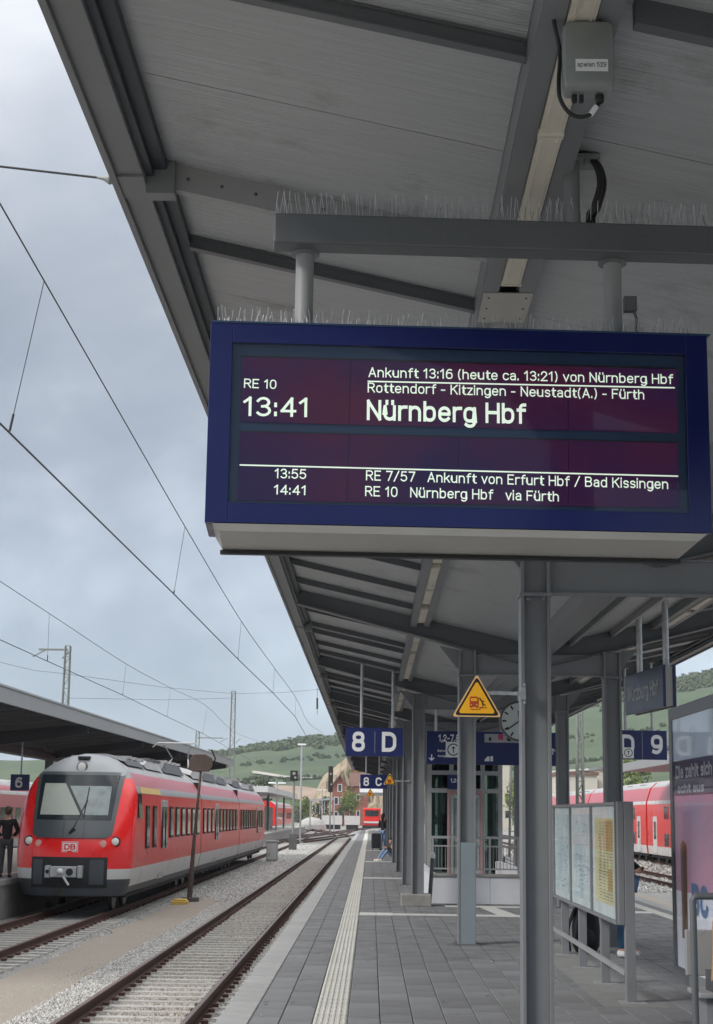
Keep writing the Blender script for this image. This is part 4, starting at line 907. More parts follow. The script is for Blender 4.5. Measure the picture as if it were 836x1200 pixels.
m = MB(); m.box(x0, x1, PYs+.05, PYs+.10, 1.26, 1.31); m.box(x0, x1, PYs+.06, PYs+.09, 1.10, 1.13); m.box(x0, x1, PYs+.06, PYs+.09, .66, .69); m.build('handrail', steelL, pr)
for i in range(5):
    x = x0+.03+(x1-x0-.06)*i/4; m = MB(); m.box(x-.02, x+.02, PYs+.055, PYs+.095, .58, 1.26); m.build('railing_post', steelL, pr)
for i in range(33):
    x = x0+.08+(x1-x0-.16)*i/32; m = MB(); m.box(x-.006, x+.006, PYs+.07, PYs+.082, .69, 1.10); m.build('baluster', steel, pr)
lp = P(507, 1003, 32); m_ = MB(); m_.tube([(lp.x-.06, 31.9, 0), (lp.x+.0, 31.9, .9)], .04, 8); lpo = m_.build('slanted_pole', steelD); tag(lpo, 'dark leaning bollard pole with a white tip in front of the parapet', 'bollard')
m_ = MB(); m_.ell((lp.x+.003, 31.9, .93), (.05, .05, .08)); m_.build('pole_cap', white, lpo)
lf = thing('lift_tower', (2.2, 46, 0), 'glazed lift tower with steel frame and door behind the stairwell railing', 'lift')
lx0, lx1, ly0, ly1 = 1.62, 3.75, 46, 48.2
lgl = glass('lift_glass', (.62, .70, .68), .8)
for x in (lx0, lx0+.62, lx1-.62, lx1-.12):
    m = MB(); m.box(x, x+.12, ly0, ly0+.12, 0, 4.0); m.build('frame_post', steelL, lf)
for x in (lx0, lx1-.12): m = MB(); m.box(x, x+.12, ly1-.12, ly1, 0, 4.0); m.build('frame_post', steelL, lf)
for z in (2.35, 2.85, 3.88): m = MB(); m.box(lx0, lx1, ly0-.02, ly0+.0, z, z+.12); m.build('frame_rail', steelL, lf)
for (a, b_) in ((lx0+.12, lx0+.62), (lx1-.5, lx1-.12)):
    m = MB(); m.box(a, b_, ly0+.05, ly0+.07, .1, 3.9); m.build('glass_pane', lgl, lf)
for x in (lx0+.05, lx1-.07): m = MB(); m.box(x, x+.02, ly0+.12, ly1-.12, .1, 3.9); m.build('glass_pane', lgl, lf)
m = MB(); m.box(lx0, lx1, ly1-.02, ly1, .1, 3.9); m.build('rear_glass', lgl, lf)
dr_ = mat('lift_door_glass', (.20, .24, .23), .12, var=.4, scale=3)
mid = (lx0+lx1)/2
for (a, b_) in ((mid-.43, mid-.01), (mid+.01, mid+.43)):
    m = MB(); m.box(a, a+.07, ly0+.03, ly0+.08, 0.02, 2.3); m.box(b_-.07, b_, ly0+.03, ly0+.08, 0.02, 2.3); m.box(a+.07, b_-.07, ly0+.03, ly0+.08, 2.2, 2.3); m.box(a+.07, b_-.07, ly0+.03, ly0+.08, .02, .2); m.box(a+.07, b_-.07, ly0+.03, ly0+.08, 1.0, 1.06); d_ = m.build('door_leaf', galv, lf)
    m = MB(); m.box(a+.07, b_-.07, ly0+.045, ly0+.06, .2, 2.2); m.build('door_glass', dr_, d_)
rf_ = mat('door_frame_rose', (.36, .22, .21), .6)
m = MB(); m.box(mid-.5, mid-.435, ly0-.03, ly0+.03, 0, 2.42); m.box(mid+.435, mid+.5, ly0-.03, ly0+.03, 0, 2.42); m.box(mid-.434, mid+.434, ly0-.03, ly0+.03, 2.31, 2.42); m.build('door_surround', rf_, lf)
m = MB(); m.box(mid-.5, mid+.3, ly0-.10, ly0-.04, 2.45, 2.85); sg = m.build('lift_sign', signB, lf)
text('sign_lettering', '1,2-7,8-11', (mid-.42, ly0-.10, 2.64), (1, 0, 0), (0, 0, 1), .6, .11, white, lf, .02, .004)
m = MB(); m.box(lx0-.1, lx1+.1, ly0-.1, ly1+.1, 4.001, 4.12); m.build('tower_roof', steel, lf)
m = MB(); m.box(lx0+.3, lx1-.3, ly0+.3, ly1-.3, 3.0, 3.5); m.box(lx0+.5, lx0+.7, ly1-.6, ly1-.4, .1, 3.0); m.box(lx1-.7, lx1-.5, ly1-.6, ly1-.4, .1, 3.0); m.build('lift_machinery', under, lf)
# ------------------------------------------------------------ red regional train
XT = -7.38; TY = 40.0
def lerp_tab(tab, z):
    if z <= tab[0][0]: return tab[0][1]
    for (a, va_), (b_, vb_) in zip(tab[:-1], tab[1:]):
        if z <= b_: return va_+(vb_-va_)*(z-a)/(b_-a)
    return tab[-1][1]
WT = [(.40, 1.27), (.7, 1.38), (1.0, 1.44), (1.5, 1.46), (2.4, 1.455), (2.9, 1.41), (3.2, 1.30), (3.45, 1.13), (3.65, .90), (3.8, .66), (3.9, .38), (3.94, .02)]
NT = [(.40, .10), (.8, .0), (1.5, .02), (1.85, .10), (2.25, .28), (3.4, .95), (3.65, 1.2), (3.85, 1.6), (3.94, 2.2)]
def wz(z): return lerp_tab(WT, z)
def yf(x, z):
    t = min(1, abs(x)/max(.01, wz(z))); return lerp_tab(NT, z)+.85*(1-math.sqrt(max(0, 1-t**2.4)))
def FP(x, z, off=0): return (XT+x, TY+yf(x, z)-off, ZR+z)
zl = [.40, .5, .6, .7, .81, .93, 1.06, 1.2, 1.35, 1.5, 1.65, 1.8, 2.0, 2.2, 2.4, 2.6, 2.8, 3.0, 3.15, 3.3, 3.42, 3.5, 3.6, 3.7, 3.8, 3.87, 3.92]
train = thing('regional_train', (XT, TY, ZR), 'red regional train with grey cab mask and DB emblem standing beside the left platform', 'train')
rows = []
for z in zl:
    row = []
    for j in range(25):
        a = (j/24*2-1)*math.pi/2; t = math.copysign(abs(math.sin(a))**.95, a); x = wz(z)*t*.9999; row.append(FP(x, z))
    rows.append(row)
def zmat(z): return 0 if z < .80 else 1 if z < 1.05 else 2 if z < 3.35 else 3
m = MB(); m.grid(rows); m.m = [zmat((zl[i]+zl[i+1])/2) for i in range(len(zl)-1) for j in range(24)]
m.build('cab_shell', [skirt, whiteS, redT, maskL], train, smooth=True)
def patch(nm, zs_, xl, xr, off, mt, parent=train, n=14, smooth=True):
    rows = []
    for z in zs_:
        a, b_ = xl(z), xr(z); rows.append([FP(a+(b_-a)*j/n, z, off) for j in range(n+1)])
    m = MB(); m.grid(rows); return m.build(nm, mt, parent, smooth=smooth)
fr = lambda a, b_, n: [a+(b_-a)*i/n for i in range(n+1)]
hw = lambda z: lerp_tab([(1.80, .86), (1.9, .99), (2.3, 1.03), (3.3, 1.10), (3.45, min(1.12, wz(3.45)))], z)
patch('cab_mask', fr(1.80, 3.44, 16), lambda z: -hw(z), lambda z: hw(z), .03, maskG)
patch('windscreen', fr(2.24, 3.36, 12), lambda z: -.93-.06*(z-2.24), lambda z: .93+.06*(z-2.24), .036, glassW)
patch('cab_blind_and_reflection', fr(2.36, 3.14, 8), lambda z: -.86, lambda z: .16-(z-2.38)*.62, .040, blindM)
patch('cab_blind_and_reflection', fr(2.36, 3.08, 8), lambda z: .24-(z-2.38)*.62, lambda z: .84, .040, mat('screen_reflection_grey', (.22, .26, .26), .3, var=.3, scale=2))  # second, grey patch paints the reflection on the windscreen's right half
patch('mask_seam', fr(1.81, 2.22, 4), lambda z: -.20, lambda z: -.19, .034, under, n=1); patch('mask_seam', fr(1.81, 2.22, 4), lambda z: .30, lambda z: .31, .034, under, n=1)
patch('coupler_bay_shade', fr(.60, 1.34, 6), lambda z: -.95, lambda z: .92, .008, under)  # flat dark patch; the recess's shade is put into its colour
patch('bay_panel', fr(.68, 1.28, 4), lambda z: .50, lambda z: .84, .016, skirt, n=3); patch('bay_panel', fr(.68, 1.28, 4), lambda z: -.90, lambda z: -.66, .016, skirt, n=3)
patch('bumper_lip', fr(.44, .58, 2), lambda z: -.99, lambda z: .96, .02, skirt)
for x in (-1.07, 1.07):
    m = MB(); y = TY+yf(x, 1.72)-.02; m.lathe((XT+x, y+.03, ZR+1.72), [(.13, 0), (.12, .035)], 'Y', 16); o = m.build('headlight', under, train)
    m = MB(); m.lathe((XT+x, y-.008, ZR+1.72), [(.095, 0), (.08, .03), (.03, .045)], 'Y', 14); m.build('lamp_lens', mat('lens_white', (.75, .75, .7), .15, var=.1), o, smooth=True)
for x in (-.80, .78):
    m = MB(); y = TY+yf(x, 1.66)-.005; m.lathe((XT+x, y+.02, ZR+1.66), [(.095, 0), (.085, .03), (.03, .04)], 'Y', 14); m.build('marker_light', mat('lens_pink', (.72, .35, .30), .2, var=.1), train, smooth=True)
m = MB(); m.lathe((XT+.02, TY+yf(0, 3.55)+.10, ZR+3.56), [(.15, 0), (.14, .12), (.12, .17)], 'Y', 16); o = m.build('top_headlight', maskG, train)
m = MB(); m.lathe((XT+.02, TY+yf(0, 3.55)-.071, ZR+3.56), [(.11, 0), (.10, .01), (.04, .02)], 'Y', 14); m.build('lamp_lens', MATS['lens_white'], o)
m = MB(); m.box(XT-.14, XT+.16, TY+yf(0, 3.78)-.12, TY+yf(0, 3.78)+.1, ZR+3.77, ZR+3.84); m.build('top_vent', under, train)
yb_ = TY+yf(0, 1.58)-.012
m = MB(); m.box(XT-.20, XT+.20, yb_-.006, yb_, ZR+1.46, ZR+1.71); o = m.build('emblem_plate', white, train)
m = MB()
for (a, b_, z0, z1) in ((-.185, .185, 1.475, 1.49), (-.185, .185, 1.68, 1.695), (-.185, -.17, 1.49, 1.68), (.17, .185, 1.49, 1.68)): m.box(XT+a, XT+b_, yb_-.009, yb_-.0065, ZR+z0, ZR+z1)
m.build('emblem_border', redT, o)
text('emblem_letters', 'DB', (XT-.14, yb_-.0065, ZR+1.515), (1, 0, 0), (0, 0, 1), .28, .14, redT, train, .03, .002)
x = -.66; text('train_number', '440 824-1', (XT-.88, TY+yf(-.88, 1.99)-.03, ZR+1.93), (.46, yf(-.42, 1.99)-yf(-.88, 1.99), 0), (0, .25, 1), .46, .09, greyTr, train, .02, .012)
m = MB(); a = Vector(FP(.02, 1.98, .04)); b_ = Vector(FP(.30, 2.72, .05)); m.tube([a, b_], .018, 6); m.tube([Vector(FP(.26, 2.30, .05)), Vector(FP(.30, 3.05, .05))], .014, 6); m.tube([a-Vector((.06, 0, .08)), a+Vector((.05, 0, .06))], .045, 8); m.build('wiper', black, train)
yc = TY+.0
m = MB(); m.box(XT-.42, XT+.22, yc-.22, yc+.1, ZR+.86, ZR+1.12); m.box(XT-.56, XT-.43, yc-.16, yc+.05, ZR+.84, ZR+1.14); m.box(XT+.23, XT+.36, yc-.16, yc+.05, ZR+.84, ZR+1.14); o = m.build('coupler_head', galv, train, bevel=.02)
m = MB(); m.lathe((XT+.06, yc-.221, ZR+.99), [(.09, 0), (.085, .02)], 'Y', 16); m.lathe((XT-.56+.065, yc-.161, ZR+.99), [(.05, 0), (.045, .02)], 'Y', 12); m.build('coupler_hole', under, o)
m = MB(); m.lathe((XT-.17, yc-.221, ZR+.99), [(.09, 0), (.06, .09), (.02, .12)], 'Y', 14); m.tube([(XT-.08, yc-.24, ZR+.87), (XT+.06, yc-.26, ZR+.68)], .028, 8); m.build('coupler_cone', whiteS, o, smooth=True)
# cars
SEC = [(.45, 0), (.60, 0), (.62, 1), (1.06, 2), (2.92, 4), (3.10, 3), (3.3, 3), (3.45, 5), (3.65, 5), (3.8, 5), (3.92, 5)]
cuts = [(TY, 57.2), (57.35, 73.9), (74.05, 91.6)]
BM = [skirt, whiteS, redS, redR, greyTr, roofEl]
for ci, (y0, y1) in enumerate(cuts):
    m = MB(); zz_ = [s[0] for s in SEC]
    pts = [(wz(z), z) for z in zz_]+[(-wz(z), z) for z in reversed(zz_)]
    mi = [s[1] for s in SEC[:-1]]; mi = mi+[5]+list(reversed(mi))
    nseg = 8; rws = []
    for k in range(nseg+1):
        row = []
        for (x, z) in pts:
            ys = (TY+lerp_tab(NT, z)+.84) if ci == 0 else y0
            row.append((XT+x*1.0, ys+(y1-ys)*k/nseg, ZR+z))
        rws.append(row)
    m.grid(rws); m.m = [mi[j] for k in range(nseg) for j in range(len(pts)-1)]
    n = len(pts); m.f.append(tuple(range(nseg*n, nseg*n+n))); m.m.append(0)
    if ci: m.f.append(tuple(range(n-1, -1, -1))); m.m.append(0)
    m.build('car_body', BM, train, smooth=True)
    if ci:
        m = MB(); m.box(XT-1.30, XT+1.30, y0-.14, y0-.01, ZR+.7, ZR+3.5); m.build('gangway_bellows', black, train)
    m = MB(); m.box(XT-1.2, XT+1.2, y0+(1.5 if ci == 0 else .2), y1-.2, ZR+.32, ZR+.55); m.build('underframe', under, train)
def side_box(nm, y0, y1, z0, z1, mt, parent, d=.01, inset=0):
    m = MB(); 
    xs0, xs1 = wz(z0), wz(z1)
    m.add([(XT+xs0-.03, y0, ZR+z0), (XT+xs0-.03, y1, ZR+z0), (XT+xs1-.03, y1, ZR+z1), (XT+xs1-.03, y0, ZR+z1), (XT+xs0+d, y0, ZR+z0), (XT+xs0+d, y1, ZR+z0), (XT+xs1+d, y1, ZR+z1), (XT+xs1+d, y0, ZR+z1)], [(3, 2, 1, 0), (4, 5, 6, 7), (0, 1, 5, 4), (1, 2, 6, 5), (2, 3, 7, 6), (3, 0, 4, 7)])
    return m.build(nm, mt, parent)
def win(y0, y1, z0=1.72, z1=2.62):
    y1 = y0+(y1-y0)*.78; f = side_box('window', y0, y1, z0, z1, under, train, .006); side_box('pane', y0+.05, y1-.05, z0+.06, z1-.06, glassD, f, .012)
def door(y):
    f = side_box('door', y-.66, y+.66, .60, 2.80, whiteS, train, .012)
    for a in (-.64, .02):
        side_box('door_leaf', y+a, y+a+.62, .64, 2.76, mat('door_grey', (.38, .38, .38), .4), f, .02); side_box('door_window', y+a+.12, y+a+.5, 1.45, 2.6, glassD, f, .026)
side_box('window', 41.6, 42.2, 2.30, 2.92, glassD, train, .012)
door(46.9); door(63.0); door(86.0)
for y in (43.1, 44.5): win(y, y+.8, 1.5, 2.62)
for y in [48.2+1.48*i for i in range(6)]: win(y, y+1.05)
for y in [57.9+1.5*i for i in range(3)]: win(y, y+1.05)
for y in [64.2+1.5*i for i in range(6)]: win(y, y+1.05)
for y in [74.7+1.5*i for i in range(7)]: win(y, y+1.05)
for y in (87.2, 88.9): win(y, y+1.05)
side_box('first_class_stripe', 42.2, 46.1, 2.93, 3.09, mat('stripe_yellow', (.62, .42, .12), .4), train, .014)
for y in (42.9, 56.3, 58.3, 73.0, 75.0, 89.6):
    m = MB(); m.box(XT-1.15, XT+1.15, y-1.3, y+1.3, ZR+.42, ZR+.62); m.box(XT+1.05, XT+1.2, y-1.5, y+1.5, ZR+.36, ZR+.60); bg_ = m.build('bogie', under, train, bevel=.03)
    for dy in (-.9, .9):
        for s_ in (-1, 1):
            m = MB(); m.lathe((XT+s_*.78+(-.07 if s_ > 0 else -.07), y+dy, ZR+.40), [(.36, 0), (.40, .02), (.40, .12), (.12, .14), (.10, .2)] if s_ > 0 else [(.40, 0), (.36, .14)], 'X', 20); m.build('wheel', wheelM, bg_)
        m = MB(); m.tube([(XT+1.21, y+dy, ZR+.5), (XT+1.21, y+dy+.1, ZR+.95)], .05, 8); m.build('damper', galv, bg_)
m = MB()
for i in range(9):
    y = 60.5+i*1.4; m.box(XT+.6, XT+1.15, y, y+1.0, ZR+.25, ZR+.5)
m.build('equipment_box', under, train)
for (y0, y1, h, mt_) in ((42.6, 46.0, .12, roofE), (46.3, 50.0, .22, roofEl), (50.4, 55.6, .32, roofE), (58.4, 62.0, .3, roofEl), (62.4, 67.5, .32, roofE), (68, 72.5, .25, roofE), (76, 80.5, .30, roofE), (81, 86, .28, roofEl), (86.5, 90, .22, roofE)):
    m = MB(); b0 = ZR+3.72
    rowsq = []
    for (y, f_q) in ((y0, .15), (y0+.6, 1), (y1-.6, 1), (y1, .15)):
        rowsq.append([(XT-.95, y, b0-.05), (XT-.85, y, b0+h*f_q*.7+.03), (XT-.3, y, b0+h*f_q*.7+.17), (XT+.3, y, b0+h*f_q*.7+.17), (XT+.85, y, b0+h*f_q*.7+.03), (XT+.95, y, b0-.05)])
    m.grid(rowsq); rb = m.build('roof_pod', mt_, train)
    m = MB(); k = int((y1-y0)/1.1)
    for i in range(k): yy = y0+.8+i*1.1; m.box(XT-.7, XT+.88, yy, yy+.5, b0+h*.7+.05, b0+h*.7+.13)
    m.build('roof_grille', roofE if mt_ is roofEl else roofEl, rb)
m = MB(); zt2 = ZR+4.25
for s_ in (-.5, .5): m.tube([(XT+s_, 60.9, zt2-.25), (XT+s_*.6, 62.4, zt2+.25), (XT+s_, 61.0, zt2+.75)], .03, 6)
m.tube([(XT-.9, 61.0, zt2+.62), (XT-.7, 61.0, zt2+.78), (XT+.7, 61.0, zt2+.78), (XT+.9, 61.0, zt2+.62)], .03, 6); m.build('pantograph', galv, train)
# ------------------------------------------------------------ simple coaches (right, far left)
def coaches(label, xc, y0, cars, L, H, win_rows, side, w=1.4, lab2=None, red=redS):
    t = thing('passenger_train', (xc, y0, ZR), label, 'train')
    prof = [(.42, w-.05), (.9, w), (3.3, w), (3.5, w-.03), (4.2*H/4.65, w-.30), (4.5*H/4.65, w-.65), (H, 0.02)]
    mts = [whiteS, red, whiteS, redR, roofEl, roofEl]
    for c_ in range(cars):
        a = y0+c_*L+.25; b_ = y0+(c_+1)*L-.25
        m = MB(); pts = [(x, z) for z, x in prof]+[(-x, z) for z, x in reversed(prof)]
        m.grid([[(xc+x, y, ZR+z) for x, z in pts] for y in (a, (a+b_)/2, b_)]); mi = [0, 1, 2, 3, 4, 4, 5, 4, 4, 3, 2, 1, 0]
        m.m = [mi[j] for k in range(2) for j in range(len(pts)-1)]; n = len(pts)
        m.f += [tuple(range(n-1, -1, -1)), tuple(range(2*n, 3*n))]; m.m += [1, 1]
        m.build('coach_body', mts+[roofEl], t, smooth=True)
        m = MB(); m.box(xc-1.2, xc+1.2, a+.3, b_-.3, ZR+.25, ZR+.5)
        m.build('underframe', under, t)
        for yb2 in (a+3.2, b_-3.2):
            m = MB(); m.box(xc-1.15, xc+1.15, yb2-1.6, yb2+1.6, ZR+.35, ZR+.62)
            for dy in (-1.2, 1.2): m.lathe((xc+side*1.05-.06, yb2+dy, ZR+.46), [(.46, 0), (.46, .12)], 'X', 16)
            m.build('bogie', under, t)
        m = MB(); m.box(xc-1.25, xc+1.25, b_+.01, b_+.49, ZR+.7, ZR+3.6); m.build('gangway_bellows', black, t)
        for (z0, z1, d_in) in win_rows:
            n = int((L-8)/1.9)
            for i in range(n):
                yy = a+4+i*1.9; xs_ = xc+side*(w+.012-d_in)
                m = MB(); m.box(min(xs_, xs_-side*.03), max(xs_, xs_-side*.03), yy, yy+1.35, ZR+z0, ZR+z1); m.build('window', glassD, t)
        for yy in (a+2.0, b_-3.2):
            m = MB(); xs_ = xc+side*(w+.01); m.box(min(xs_, xs_-side*.03), max(xs_, xs_-side*.03), yy, yy+1.3, ZR+.5, ZR+2.6); d_ = m.build('door', whiteS, t)
            m = MB(); xs_ = xc+side*(w+.016); m.box(min(xs_, xs_-side*.03), max(xs_, xs_-side*.03), yy+.3, yy+1.0, ZR+1.3, ZR+2.3); m.build('door_window', glassD, d_)
        m = MB()
        for i in range(4): yy = a+3+i*5.2; m.box(xc+side*.55-.3, xc+side*.55+.3, yy, yy+2.2, ZR+H-.42, ZR+H-.2)
        m.build('roof_grille', roofE, t)
    return t
coaches('red double deck coaches with pale roofs on a yard track at the right', 18.0, 71, 4, 26.6, 4.75, [(.95, 1.65, 0), (2.45, 3.15, 0)], -1)
coaches('red coaches glimpsed under the left platform roof beyond its far side', -21.5, 52, 3, 26.0, 4.2, [(1.7, 2.6, 0)], 1, red=redR)
coaches('red train seen behind the small white shelter roof far along the left platform', -14.5, 225, 2, 25, 4.2, [(1.7, 2.6, 0)], 1)
ft = thing('red_locomotive', (.3, 270, ZR), 'red locomotive front facing the far end of the near platform', 'locomotive')
m = MB(); m.box(-1.15, 1.75, 270, 285, ZR+.5, ZR+3.6); m.build('loco_body', redS, ft, bevel=.15)
m = MB(); m.box(-.8, 1.4, 269.9, 269.99, ZR+2.3, ZR+3.2); m.build('windscreen', glassD, ft); m = MB(); m.box(-1.0, 1.6, 269.85, 269.98, ZR+1.1, ZR+1.4); m.build('white_stripe', whiteS, ft)
m = MB(); m.box(-1.3, 1.9, 269.8, 285, ZR+.3, ZR+.75); m.build('buffer_beam', under, ft)
# ------------------------------------------------------------ left platform and its roof
m = MB(); m.box(-16.2, -9.0, 20, 225, -1.04, -.0); lp_ = struct(m, 'left_platform', conc)
m = MB(); m.box(-9.3, -8.96, 20, 225, -.12, .005); m.build('edge_slab_row', coping, lp_)
m = MB(); m.box(-9.9, -9.65, 20, 225, -.0, .006); m.build('guide_strip_row', tact, lp_)
lc_ = thing('left_platform_roof', (-12.5, 70, 0), 'dark underside of the neighbouring platform roof running above the red train', 'canopy')
def lz(y): return 4.20+(y-36)*.0066
def zl2(x, y): return lz(y)-.10*(min(abs(x+8.7), abs(x+16.3)))
Y0, Y1 = 22, 102
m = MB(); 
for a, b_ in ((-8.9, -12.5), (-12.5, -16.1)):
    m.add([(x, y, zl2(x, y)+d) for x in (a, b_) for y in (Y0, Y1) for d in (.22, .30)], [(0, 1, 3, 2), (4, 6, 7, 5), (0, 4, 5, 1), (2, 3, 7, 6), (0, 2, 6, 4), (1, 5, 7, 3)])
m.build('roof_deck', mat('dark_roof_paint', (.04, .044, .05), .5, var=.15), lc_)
for x in (-8.7, -16.3):
    m = MB(); m.bar((x, Y0, lz(Y0)+.15), (x, Y1, lz(Y1)+.15), .08, .36); m.build('fascia', steelL, lc_)
    m = MB(); m.bar((x-.01 if x < -12 else x+.0, Y0, lz(Y0)+.36), (x, Y1, lz(Y1)+.36), .14, .05); m.build('gutter', galv, lc_)
y = Y0+1
while y < Y1:
    for a, b_ in ((-8.76, -12.4), (-12.6, -16.2)):
        m = MB(); m.bar((a, y, zl2(a, y)+.13), (b_, y, zl2(b_, y)+.13), .10, .17); m.build('purlin', steelD, lc_)
    y += 2.6
y = Y0+4
while y < Y1:
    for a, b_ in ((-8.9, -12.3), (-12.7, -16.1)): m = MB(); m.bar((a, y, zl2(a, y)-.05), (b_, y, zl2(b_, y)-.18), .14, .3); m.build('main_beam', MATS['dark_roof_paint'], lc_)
    m = MB(); m.box(-12.64, -12.36, y-.14, y+.14, 0, 3.85); m.build('column', steelD, lc_)
    y += 12.2
m = MB(); m.box(-12.75, -12.25, Y0, Y1, 3.62, 3.86); m.build('ridge_beam', MATS['dark_roof_paint'], lc_)
c = P(24, 917, 52); t6 = thing('platform_sign', (c.x, c.y, c.z), 'small blue sign with the number 6 under the left platform roof', 'platform sign')
m = MB(); m.box(c.x-.32, c.x+.28, c.y, c.y+.1, c.z-.26, c.z+.26); m.build('sign_panel', signB, t6); text('numeral', '6', (c.x-.16, c.y, c.z-.17), (1, 0, 0), (0, 0, 1), .23, .34, white, t6, .02, .004)
m = MB(); m.tube([(c.x-.0, c.y+.05, c.z+.26), (c.x-.0, c.y+.05, 4.0)], .03, 6); m.build('hanger_pole', galv, t6)
sh = thing('platform_shelter', (-12, 150, 0), 'small white edged shelter roof on dark posts behind the end of the red train', 'shelter')
m = MB(); m.box(-15.5, -9.3, 147, 206, 3.6, 4.15); m.build('shelter_roof', whiteS, sh)
for y in (150, 165, 180, 195): m = MB(); m.box(-12.5, -12.2, y, y+.3, 0, 3.6); m.box(-10.5, -10.3, y, y+.3, 0, 3.6); m.build('shelter_post', steelD, sh)
m = MB(); m.box(-11.6, -11.4, 152, 190, 0, 2.4); m.build('shelter_wall', steelD, sh)
fs = thing('far_platform_roof', (.3, 170, 0), 'white fascia of a low roof at the far end of the near platform', 'shelter')
m = MB(); m.box(-1.0, 5.0, 150, 178, 3.75, 4.6); m.build('roof_fascia', white, fs)
for y in (153, 165, 176): m = MB(); m.box(1.5, 1.75, y, y+.25, 0, 3.75); m.build('roof_post', steelD, fs)
def small_triangle(px, py, Y, lab, hw_=.3):
    c = P(px, py, Y); t = thing('warning_sign', c, lab, 'warning sign')
    for k, (h_, mt_) in enumerate(((hw_, orangeM), (hw_*.88, blk), (hw_*.72, yellow))):
        m = MB(); m.prism(rtri(h_, .02), lambda u, v, w_: (c.x+u, c.y-k*.012+w_, c.z+v), .01); m.build(('rim', 'black_border', 'yellow_field')[k], mt_, t)
    m = MB(); m.prism([(-.1, -.08), (.05, -.08), (.05, .06), (-.1, .06)], lambda u, v, w_: (c.x+u*hw_/.3, c.y-.036+w_, c.z+v*hw_/.3), .006); m.build('train_pictogram', redP, t)
    m = MB(); m.bar((c.x, c.y+.02, c.z), (1.0, c.y+.02, c.z), .03); m.build('arm', galv, t)
small_triangle(457, 915, 40.8, 'small yellow warning triangle beside the 8 C sign', .17)
small_triangle(434, 930, 106, 'tiny yellow warning triangle below the 8 C sign in the distance', .3)
# ------------------------------------------------------------ overhead line
def catenary(label, pts, before, after):
    t = thing('overhead_line', P(pts[0][0], pts[0][1], pts[0][4]), label, 'overhead wire', 'overhead contact lines')
    cc = [P(a, b_, Y) for a, b_, _, _, Y in pts]; mm_ = [P(c_, d_, Y) for _, _, c_, d_, Y in pts]
    for q in cc: q.z = 4.74
    c0 = cc[0]+(cc[0]-cc[1])*before; m0 = mm_[0]+(mm_[0]-mm_[1])*before*1.0
    C_ = [c0]+cc+[Vector(after[0])]; M_ = [m0]+mm_+[Vector(v) for v in after[1]]
    b = MB(); b.tube(C_, .0085, 6); b.build('contact_wire', wire, t)
    b = MB(); b.tube(smooth_path(M_, 5), .0065, 6); b.build('messenger_wire', wire, t)
    for i, (p, q) in enumerate(zip(cc, mm_)):
        b = MB(); b.tube([p, q], .0042, 4); b.tube([p+(q-p)*.01, p+(q-p)*(.05 if i else .12)], .011, 5); b.build('dropper', wire, t)
    return t
catenary('contact line with droppers crossing the sky over the track beside the near platform', [(12, 493, 52, 329, 12.7), (204, 693, 217, 617, 22.4), (279, 772, 283, 728, 32), (320, 813, 322, 783, 41), (346, 840, 347, 818, 51)], 1.6, ((-2.9, 92, 4.74), [(-2.8, 72, 5.7), (-2.8, 92, 6.3)]))
catenary('thinner contact line over the red train running down to the lattice mast', [(56, 772, 58, 719, 33), (144, 812, 148, 778, 42.5), (196, 839, 200, 806, 52), (238, 858, 243, 828, 63)], 1.8, ((-7.2, 110, 4.74), [(-7.2, 85, 5.9), (-7.2, 110, 6.4)]))
def mast(px, pyt, Y, w, label, arm=None, zb=-1.0, name='lattice_mast'):
    tp = P(px, pyt, Y); t = thing(name, (tp.x, Y, zb), label, 'catenary mast')
    h = tp.z-zb; b = MB(); n = max(5, int(h/(w*1.8)))
    for sx in (-1, 1):
        for sy in (-1, 1):
            b.bar((tp.x+sx*w*.65, Y+sy*w*.65, zb), (tp.x+sx*w*.4, Y+sy*w*.4, tp.z), .07)
    b.build('mast_leg', mastM, t)
    b = MB()
    for i in range(n):
        f0, f1 = i/n, (i+1)/n; w0 = w*(.65-.25*f0); w1 = w*(.65-.25*f1); z0 = zb+h*f0; z1 = zb+h*f1; s_ = 1 if i % 2 else -1
        b.bar((tp.x-s_*w0, Y-w0, z0), (tp.x+s_*w1, Y-w1, z1), .045); b.bar((tp.x-w0, Y-s_*w0, z0), (tp.x-w1, Y+s_*w1, z1), .045); b.bar((tp.x-w1, Y-w1, z1), (tp.x+w1, Y-w1, z1), .045)
    b.build('lattice_bracing', mastM, t)
    if arm:
        b = MB(); e = P(arm[0], arm[1], Y); b.bar((tp.x, Y, e.z), e, .16, .12); b.bar(e+Vector((.5, 0, 0)), e+Vector((-.4, 0, -.5)), .08); b.bar(e+Vector((2.2, 0, 0)), e+Vector((1.6, 0, -.6)), .08); b.build('mast_arm', mastM, t)
    return t
mast(80, 757, 108, .40, 'lattice mast with a short arm rising above the left platform roof', (46, 761))
mast(274, 810, 150, .42, 'tall lattice mast rising beyond the end of the left roof')
mast(232, 857, 205, .5, 'small distant lattice mast with a cross arm left of the tall one', (262, 865))
mast(679, 828, 62, .22, 'lattice mast behind the columns on the right against the green hill')
mast(603, 880, 95, .5, 'lattice mast seen beyond the lift tower between the columns')
for (a, b_, lab) in (((80, 790, 108), (274, 813, 150), 'upper cross span wire between the two lattice masts'), ((80, 818, 108), (274, 818, 150), 'lower cross span wire between the two lattice masts'), ((274, 813, 150), (395, 806, 150), 'cross span wire right of the tall lattice mast'), ((0, 776, 108), (80, 790, 108), 'cross span wire left of the armed lattice mast')):
    b = MB(); b.tube([P(*a), (P(*a)+P(*b_))/2-Vector((0, 0, .15)), P(*b_)], .016, 4); tag(b.build('cross_span_wire', wire), lab, 'wire')
